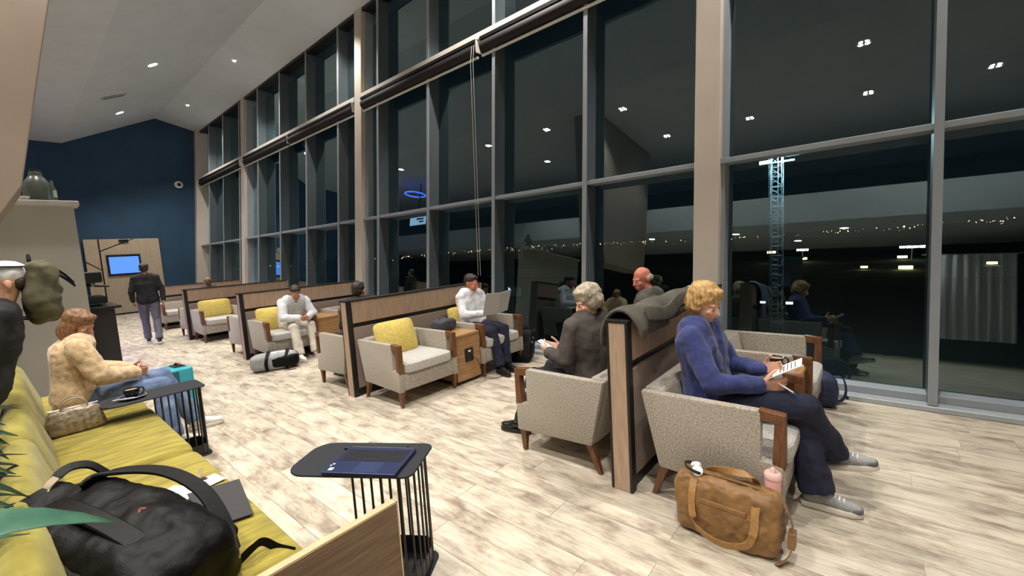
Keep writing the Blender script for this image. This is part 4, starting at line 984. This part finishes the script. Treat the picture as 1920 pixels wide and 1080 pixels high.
MB().tube([(-0.02, -0.06, -0.025), (-0.025, -0.075, -0.032)], 0.0042, 8, r1=0.001).build('tip', 'steel', pe)

person('gray haired person in dark brown jacket looking down at a phone', (2.86, 1.66, 0), 0, SEAT,
       dict(chest=(-.01, -.02, .90), neck=(-.02, .0, 1.03), head=(-.03, .0, 1.15), shL=(-.19, .05, .97), shR=(.15, .0, .97), wrL=(-.13, .31, .73), wrR=(.04, .31, .73), elL=(-.25, .08, .74), elR=(.2, .08, .74),
            knL=(-.13, .47, .52), anL=(-.16, .62, .10), knR=(.12, .47, .53), anR=(.12, .44, .10), ftL=(-.2, 1, 0)),
       'skin', 'dark_jacket', 'black_cloth', 'black_leather', 'black_edge', 'hair_grey', 'fluffy', yaw=0.9, pitch=-0.35,
       handL=dict(palm=(1, 0, 0.4), curl=0.55, dir=(0.3, 1, 0.15)), handR=dict(palm=(-1, 0, 0.4), curl=0.55, dir=(-0.3, 1, 0.15)), loose=0.024)
ph = thing('phone', 'phone held by the gray haired person', 'phone', (2.815, 2.07, 0.765))
MB().box(-0.036, 0.036, -0.075, 0.075, -0.004, 0.004, Matrix.Rotation(0.5, 4, 'X')).build('case', 'black_metal', ph, bevel=0.003)
MB().box(-0.033, 0.033, -0.072, 0.072, 0.0042, 0.0046, Matrix.Rotation(0.5, 4, 'X')).build('display', 'screen_white', ph)

person('bald man with reddish face sitting by the window behind the nearest divider', (4.05, 1.68, 0), 0, SEAT,
       dict(head=(-.03, .06, 1.205), chest=(0, .0, .93), wrL=(-.14, .30, .72), wrR=(.14, .30, .72)), 'skin_red', 'olive_coat', 'charcoal_cloth', 'black_leather', 'black_edge', 'hair_grey', 'bald', yaw=1.1, pitch=-0.25, loose=0.022)

person('reader in white shirt and dark trousers with black shoes by the window', (4.02, 4.14, 0), PI, SEAT,
       dict(head=(0, .0, 1.14), neck=(0, -.03, 1.02), chest=(0, -.05, .90), shL=(-.175, -.04, .96), shR=(.175, -.04, .96), knL=(-.10, .44, .53), anL=(-.02, .52, .10), knR=(.12, .44, .53), anR=(.14, .56, .10), wrL=(-.12, .30, .76), wrR=(.12, .30, .76), ftL=(.1, 1, 0), ftR=(.25, 1, 0)),
       'skin_red', 'white_shirt', 'navy_trouser', 'black_leather', 'black_edge', 'hair_dark', 'short', yaw=0.15, pitch=-0.3,
       handL=dict(palm=(1, 0, 0.3), curl=0.5, dir=(0.2, 1, 0.2)), handR=dict(palm=(-1, 0, 0.3), curl=0.5, dir=(-0.2, 1, 0.2)))
nw = thing('newspaper', 'pale newspaper held open by the reader in white shirt', 'newspaper', (4.02, 3.665, 0.86), 0)
for s in (-1, 1):
    MB().box(0 if s > 0 else -0.24, 0.24 if s > 0 else 0, -0.003, 0.003, -0.12, 0.17, Matrix.Rotation(0.3, 4, 'X') @ Matrix.Rotation(0.15*s, 4, 'Z')).build('page', 'grey_panel', nw)

person('person in dark top seated beyond the second divider, head showing above it', (2.88, 4.99, 0), 0, SEAT,
       dict(head=(0, .05, 1.15), neck=(0, .02, 1.03), chest=(0, .0, .91)), 'skin_red', 'black_cloth', 'black_cloth', 'black_leather', 'black_edge', 'hair_dark', 'short', yaw=-0.9, pitch=-0.1)
person('person in white hoodie and cream trousers leaning forward behind the duffel', (3.0, 7.52, 0), PI, SEAT,
       dict(pel=(0, 0, .55), chest=(0, .14, .86), neck=(0, .24, .96), head=(0, .31, 1.06), shL=(-.18, .2, .91), shR=(.18, .2, .91), elL=(-.24, .33, .68), elR=(.24, .33, .68), wrL=(-.07, .50, .66), wrR=(.07, .50, .66),
            knL=(-.12, .46, .52), knR=(.14, .46, .52), anL=(-.1, .62, .10), anR=(.17, .62, .10)), 'skin_tan', 'white_shirt', 'cream_cloth', 'sneaker_white', 'sneaker_sole', 'hair_dark', 'short', yaw=-0.3, pitch=-0.5, loose=0.028)
person('person with auburn hair seated far beyond the slotted divider', (3.0, 11.86, 0), 0, SEAT, dict(), 'skin_red', 'charcoal_cloth', 'black_cloth', 'black_leather', 'black_edge', 'hair_brown', 'short', vox=0.014)

# woman on the sofa
person('brown haired woman in cream tan fleece and jeans leaning over on sofa', (0.24, 5.06, 0), -PI/2, SEAT,
       dict(pel=(0, 0, .57), chest=(0, .03, .93), neck=(.02, .09, 1.05), head=(.02, .10, 1.17), shL=(-.19, .06, .99), shR=(.20, .06, .99), elL=(-.27, .16, .75), elR=(.28, .16, .75), wrL=(-.12, .38, .70), wrR=(.12, .38, .70),
            knL=(-.10, .60, .58), anL=(0.0, .80, .10), knR=(.12, .56, .54), anR=(.33, .54, .10), ftL=(.2, 1, 0), ftR=(.2, 1, 0)),
       'skin_tan', 'tan_fleece', 'jeans', 'sneaker_white', 'sneaker_sole', 'hair_brown', 'bob', yaw=-0.7, pitch=-0.45, loose=0.034, fat=1.05)

# walking person far left
person('person in dark navy jacket and grey trousers walking away near the bar', (1.86, 11.7, 0), -0.2, STAND,
       dict(knL=(-.10, .14, .52), anL=(-.09, .22, .10), knR=(.10, .0, .51), anR=(.10, -.22, .12), wrL=(-.25, .16, .93), wrR=(.25, -.1, .92)),
       'skin_tan', 'black_cloth', 'grey_trouser', 'black_leather', 'sneaker_white', 'hair_dark', 'short', vox=0.011, loose=0.015, fat=0.92)
person('person in white cap and black top standing at the left picture edge', (-0.225, 4.10, 0), PI/2, STAND,
       dict(pel=(0, -.04, .95), chest=(0, -.13, 1.27), neck=(0, -.17, 1.43), head=(0, -.21, 1.565), shL=(-.17, -.16, 1.38), shR=(.17, -.16, 1.38), elL=(-.24, -.06, 1.14), elR=(.24, -.06, 1.14), wrL=(-.2, .14, 1.02), wrR=(.2, .14, 1.02)),
       'skin', 'black_cloth', 'black_cloth', 'black_leather', 'black_edge', 'hair_dark', 'cap', pitch=-0.1, vox=0.011)
ob = thing('olive_rucksack', 'olive camouflage rucksack worn by the person in the white cap', 'backpack', (0.13, 4.14, 1.29))
m = MB().sell((0, 0, 0.205), (0.085, 0.13, 0.205), 0.6, 0.6, 36, 20); blob('body', [], [], 'olive_canvas', ob, 0.011, 2, 0.05, 0.09, extra=m)
MB().tube(arc((-0.03, 0, 0.39), (0, 0.05, 0), (0, 0, 0.05), 0, PI, 10), 0.009, 8).build('handle', 'black_nylon', ob, smooth=True)
for k in range(2): MB().strip(bez([(0.07, 0.10-0.05*k, 0.36-0.03*k), (0.13, 0.16-0.05*k, 0.30-0.03*k), (0.17, 0.20-0.05*k, 0.24-0.02*k)]), (0, 0.3, 1), 0.02, 0.003).build('strap', 'black_nylon', ob, smooth=True)
for sy in (-1, 1): MB().strip(bez([(-0.06, sy*0.09, 0.37), (-0.20, sy*0.12, 0.36), (-0.30, sy*0.13, 0.22), (-0.20, sy*0.13, 0.06), (-0.06, sy*0.10, 0.04)]), (0, 1, 0), 0.05, 0.008).build('shoulder_strap', 'black_nylon', ob, smooth=True)

# ------------------------------------------------------------------ bar, things on the partition
ba = thing('bar_counter', 'dark bar counter with violet light strip along its foot', 'bar counter', (0.65, 10.7, 0))
MB().box(-0.30, 0.30, -2.3, 2.3, 0.16, 1.06).build('front', 'bar_dark', ba, bevel=0.006)
MB().box(-0.36, 0.37, -2.36, 2.36, 1.06, 1.10).build('worktop', 'black_metal', ba, bevel=0.006)
MB().box(-0.26, 0.25, -2.25, 2.25, 0.0, 0.16).build('plinth', 'black_edge', ba)
MB().box(0.25, 0.262, -2.25, 2.25, 0.10, 0.15).build('light_strip', 'led_purple', ba)
es = thing('espresso_machine', 'dark espresso machine on the bar counter', 'coffee machine', (0.66, 8.85, 1.10))
MB().box(-0.24, 0.24, -0.35, 0.35, 0.04, 0.14).build('base', 'black_metal', es, bevel=0.01)
MB().box(-0.24, 0.02, -0.35, 0.35, 0.14, 0.46).build('body', 'bar_dark', es, bevel=0.02)
MB().box(-0.22, 0.22, -0.34, 0.34, 0.34, 0.50).build('head', 'black_metal', es, bevel=0.02)
for k in (-1, 1):
    g_ = MB().lathe([(0.035, 0.0), (0.035, 0.05), (0.03, 0.055)], 16, Matrix.Translation((0.12, k*0.16, 0.285))).build('group_head', 'steel', es, smooth=True)
    MB().tube([(0.14, k*0.16, 0.29), (0.30, k*0.16, 0.275)], 0.012, 8).build('portafilter', 'black_edge', g_, smooth=True)
for (x, y) in ((-0.2, -0.3), (-0.2, 0.3), (0.2, -0.3), (0.2, 0.3)): MB().tube([(x, y, 0), (x, y, 0.045)], 0.02, 10).build('foot', 'steel', es)
gr = thing('glass_demijohn', 'grey green bell shaped demijohn on top of the partition', 'jar', (0.37, 8.06, 2.53))
MB().lathe([(0.11, 0.0), (0.13, 0.01), (0.135, 0.14), (0.12, 0.22), (0.075, 0.29), (0.06, 0.31), (0.06, 0.35), (0.05, 0.36)], 28).build('body', 'jar_green', gr, smooth=True)
MB().lathe([(0.052, 0.35), (0.055, 0.36), (0.05, 0.385), (0.02, 0.39)], 20).build('stopper', 'black_edge', gr, smooth=True)
by = thing('tall_bottle', 'slim dark bottle with pale label on the partition top', 'bottle', (0.50, 8.06, 2.53))
MB().lathe([(0.03, 0.0), (0.033, 0.005), (0.033, 0.15), (0.014, 0.2), (0.013, 0.26), (0.01, 0.265)], 20).build('body', 'jar_green', by, smooth=True)
MB().lathe([(0.0345, 0.05), (0.0345, 0.14)], 20).build('label_band', 'grey_panel', by, smooth=True)
dp = thing('small_dish', 'pale dish at the foot of the demijohn', 'dish', (0.24, 8.02, 2.53))
MB().lathe([(0.05, 0.0), (0.08, 0.02), (0.085, 0.045), (0.08, 0.045), (0.05, 0.01)], 24).build('bowl', 'white_paper', dp, smooth=True)

# screens and ring lamps of the bar zone, seen mirrored in the glass
tv = thing('hanging_screen', 'lit information screen over the bar, seen mirrored in glass', 'screen', (-1.0, 15.45, 4.05))
MB().box(-0.05, 0.0, -0.6, 0.6, 0.0, 0.62).build('housing', 'black_metal', tv, bevel=0.01)
MB().box(0.0, 0.004, -0.57, 0.57, 0.03, 0.59).build('display', 'screen_white', tv)
for k in range(3): MB().box(0.004, 0.006, -0.4, 0.3-0.2*k, 0.38-0.12*k, 0.45-0.12*k).build('print_line', 'ink', tv)
MB().box(-0.04, -0.01, -0.02, 0.02, 0.62, 1.9).build('hanger', 'black_metal', tv)
for (y, lb) in ((15.8, 'blue glowing ring lamp over the bar, nearer of two, seen mirrored'), (19.0, 'blue glowing ring lamp over the bar, farther of two, seen mirrored')):
    rg = thing('ring_lamp', lb, 'lamp', (-1.0, y, 5.5))
    MB().tube(arc((0, 0, 0), (0.45, 0, 0), (0, 0.45, 0), 0, 2*PI, 40), 0.03, 8, cap=False).build('ring', 'ring_blue', rg, smooth=True)
    for k in range(3): MB().tube([(0.45*math.cos(k*2.1), 0.45*math.sin(k*2.1), 0.02), (0, 0, 0.35)], 0.004, 6).build('wire', 'black_metal', rg)

cu = thing('curtain', 'white pleated curtain at the back of the room, seen mirrored in right window', 'curtain', (-5.4, -1.9, 0.6))
n_ = 48; m = MB(); pts_ = [(0.05*math.sin(i*PI/3), -0.8+1.6*i/n_) for i in range(n_+1)]
m.prism(pts_ + [(p[0]-0.012, p[1]) for p in reversed(pts_)], 'z', 0.0, 2.2); m.build('cloth', 'white_shirt', cu, smooth=True)
MB().tube([(0, -0.9, 2.22), (0, 0.9, 2.22)], 0.02, 8).build('rail', 'steel', cu)
# ------------------------------------------------------------------ outside: night apron
GZ = -8.0
struct(MB().box(6.3, 1500, -1200, 1500, GZ-0.5, GZ).build('ground', 'ground_dark'))
rn = MB().box(100, 135, -400, 500, GZ-0.1, GZ+0.03).build('apron_strip', 'asphalt'); struct(rn)
ms = thing('lattice_mast', 'tall lattice light mast with ladder outside the window', 'mast', (38.9, 5.83, GZ))
HM = 15.2
for sx in (-1, 1):
    for sy in (-1, 1): MB().tube([(sx*0.42, sy*0.42, 0), (sx*0.42, sy*0.42, HM)], 0.03, 6).build('leg', 'mast_steel', ms)
for k in range(20):
    z0 = k*HM/20; z1 = z0+HM/20; m = MB()
    for (p, q) in (((-.42, -.42), (.42, -.42)), ((.42, -.42), (.42, .42)), ((.42, .42), (-.42, .42)), ((-.42, .42), (-.42, -.42))):
        m.tube([(*p, z1), (*q, z1)], 0.016, 4); m.tube([(*p, z0) if k % 2 else (*q, z0), (*q, z1) if k % 2 else (*p, z1)], 0.012, 4)
    m.build('brace', 'mast_steel', ms)
ldr = MB()
for s in (-1, 1): ldr.tube([(-0.5, s*0.2, 0), (-0.5, s*0.2, HM)], 0.03, 4)
for k in range(42): ldr.tube([(-0.5, -0.2, 0.3+k*0.35), (-0.5, 0.2, 0.3+k*0.35)], 0.02, 4)
ldr.build('ladder', 'mast_steel', ms)
for (y, z, mt, sz) in ((-1.05, HM+0.05, 'flood_glow', 0.34), (0.75, HM-0.35, 'apron_cool', 0.30), (0.9, 3.9, 'apron_cool', 0.16), (-0.9, 3.9, 'apron_cool', 0.2)):
    fx = MB().box(-0.12, 0.25, y-sz*1.3, y+sz*1.3, z-sz*0.5, z+sz*0.5).build('flood_housing', 'mast_steel', ms, bevel=0.02)
    MB().box(-0.16, -0.121, y-sz*1.1, y+sz*1.1, z-sz*0.4, z+sz*0.4).build('flood_face', mt, fx)
MB().box(-0.1, 0.1, -1.2, 1.2, HM-0.5, HM-0.4).build('crossbar', 'mast_steel', ms)
fl = bpy.data.lights.new('flood', 'POINT'); fl.energy = 2600; fl.color = (0.6, 0.9, 1.0); fl.shadow_soft_size = 0.4
flo = bpy.data.objects.new('flood_beam', fl); COL.objects.link(flo); flo.parent = ms; flo.location = (-0.7, -1.05, HM)
def pole(x, y, ztop, lab, m='apron_cool', w_=3.0):
    t = thing('apron_light', lab, 'light pole', (x, y, GZ))
    MB().tube([(0, 0, 0), (0, 0, ztop-GZ)], 0.12, 6).build('post', 'mast_steel', t)
    MB().box(-0.3, 0.3, -w_/2, w_/2, ztop-GZ-0.1, ztop-GZ+0.15).build('arm', 'mast_steel', t)
    for k in range(4): MB().box(-0.42, -0.3, -w_/2+k*w_/4+0.1, -w_/2+(k+1)*w_/4-0.1, ztop-GZ-0.35, ztop-GZ+0.2).build('lamp', m, t)
pole(149.0, 15.7, -4.5, 'apron light pole with white lamps, left one beyond the mast'); pole(149.7, -7.5, -4.7, 'apron light pole with white lamps, right one near the mullion', w_=5)
for (x, y, z, s_, lb) in ((148.9, 15.6, -7.1, 0.8, 'yellow lit sign under the left apron light pole'), (149.6, -5.7, -7.3, 0.8, 'yellow lit sign under the right apron light pole'),
                          (118, 1.5, -7.4, 0.5, 'small warm ground light in the middle of the apron'), (117, -5.0, -7.5, 0.9, 'wide warm ground light before the right mullion'),
                          (126, -18.0, -7.5, 0.6, 'small warm ground light far right'), (147, 23.2, -4.9, 0.9, 'warm light left of the lattice mast')):
    t = thing('ground_light', lb, 'light', (x, y, GZ))
    MB().tube([(0, 0, 0), (0, 0, z-GZ)], 0.08, 6).build('stake', 'mast_steel', t)
    MB().box(-0.2, 0.2, -s_*1.2, s_*1.2, z-GZ-s_*0.35, z-GZ+s_*0.35).build('lamp', 'apron_warm', t, bevel=0.05)
hu = thing('service_hut', 'grey service hut on the apron right of the lattice mast', 'hut', (86, 11.2, GZ))
MB().box(-1.5, 1.5, -2.0, 2.0, 0.0, 4.6).build('walls', 'hut_grey', hu); MB().box(-1.7, 1.7, -2.2, 2.2, 4.6, 4.9).build('roof', 'mast_steel', hu)
MB().box(-1.56, -1.5, -0.6, 0.5, 0.0, 2.1).build('door', 'mast_steel', hu)
ve = thing('lit_vehicle', 'small white lit vehicle on the apron', 'vehicle', (59.5, 50.2, GZ), 0.8)
MB().box(-2.2, 2.2, -0.9, 0.9, 0.6, 2.2).build('body', 'white_plastic', ve, bevel=0.15); MB().box(-2.0, 1.9, -0.92, 0.92, 1.4, 2.0).build('windows', 'screen_white', ve)
for x in (-1.4, 1.4):
    for y in (-0.85, 0.85): MB().tube([(x, y-0.1, 0.4), (x, y+0.1, 0.4)], 0.4, 14).build('wheel', 'rubber', ve)
# far town: a scatter of lit windows and street lamps nobody could count
rc_ = random.Random(5); m = MB()
for k in range(520):
    az = rc_.uniform(-0.62, 1.30); D = rc_.uniform(500, 1100); el = abs(rc_.gauss(0.002, 0.004))+0.006+0.004*math.sin(az*7)
    if rc_.random() < 0.25: el += rc_.uniform(0.0, 0.02)
    c_ = V((D*math.cos(az), D*math.sin(az), 1.6-D*el)); r_ = D*0.00075*rc_.choice((0.5, 0.6, 0.8, 1.2))
    m.add([c_+V(p)*r_ for p in ((1,0,0),(-1,0,0),(0,1,0),(0,-1,0),(0,0,1),(0,0,-1))], [(0,2,4),(2,1,4),(1,3,4),(3,0,4),(2,0,5),(1,2,5),(3,1,5),(0,3,5)])
ct = m.build('town_lights', 'city_warm'); tag(ct, 'strip of tiny warm town lights along the night horizon', 'lights', kind='stuff')
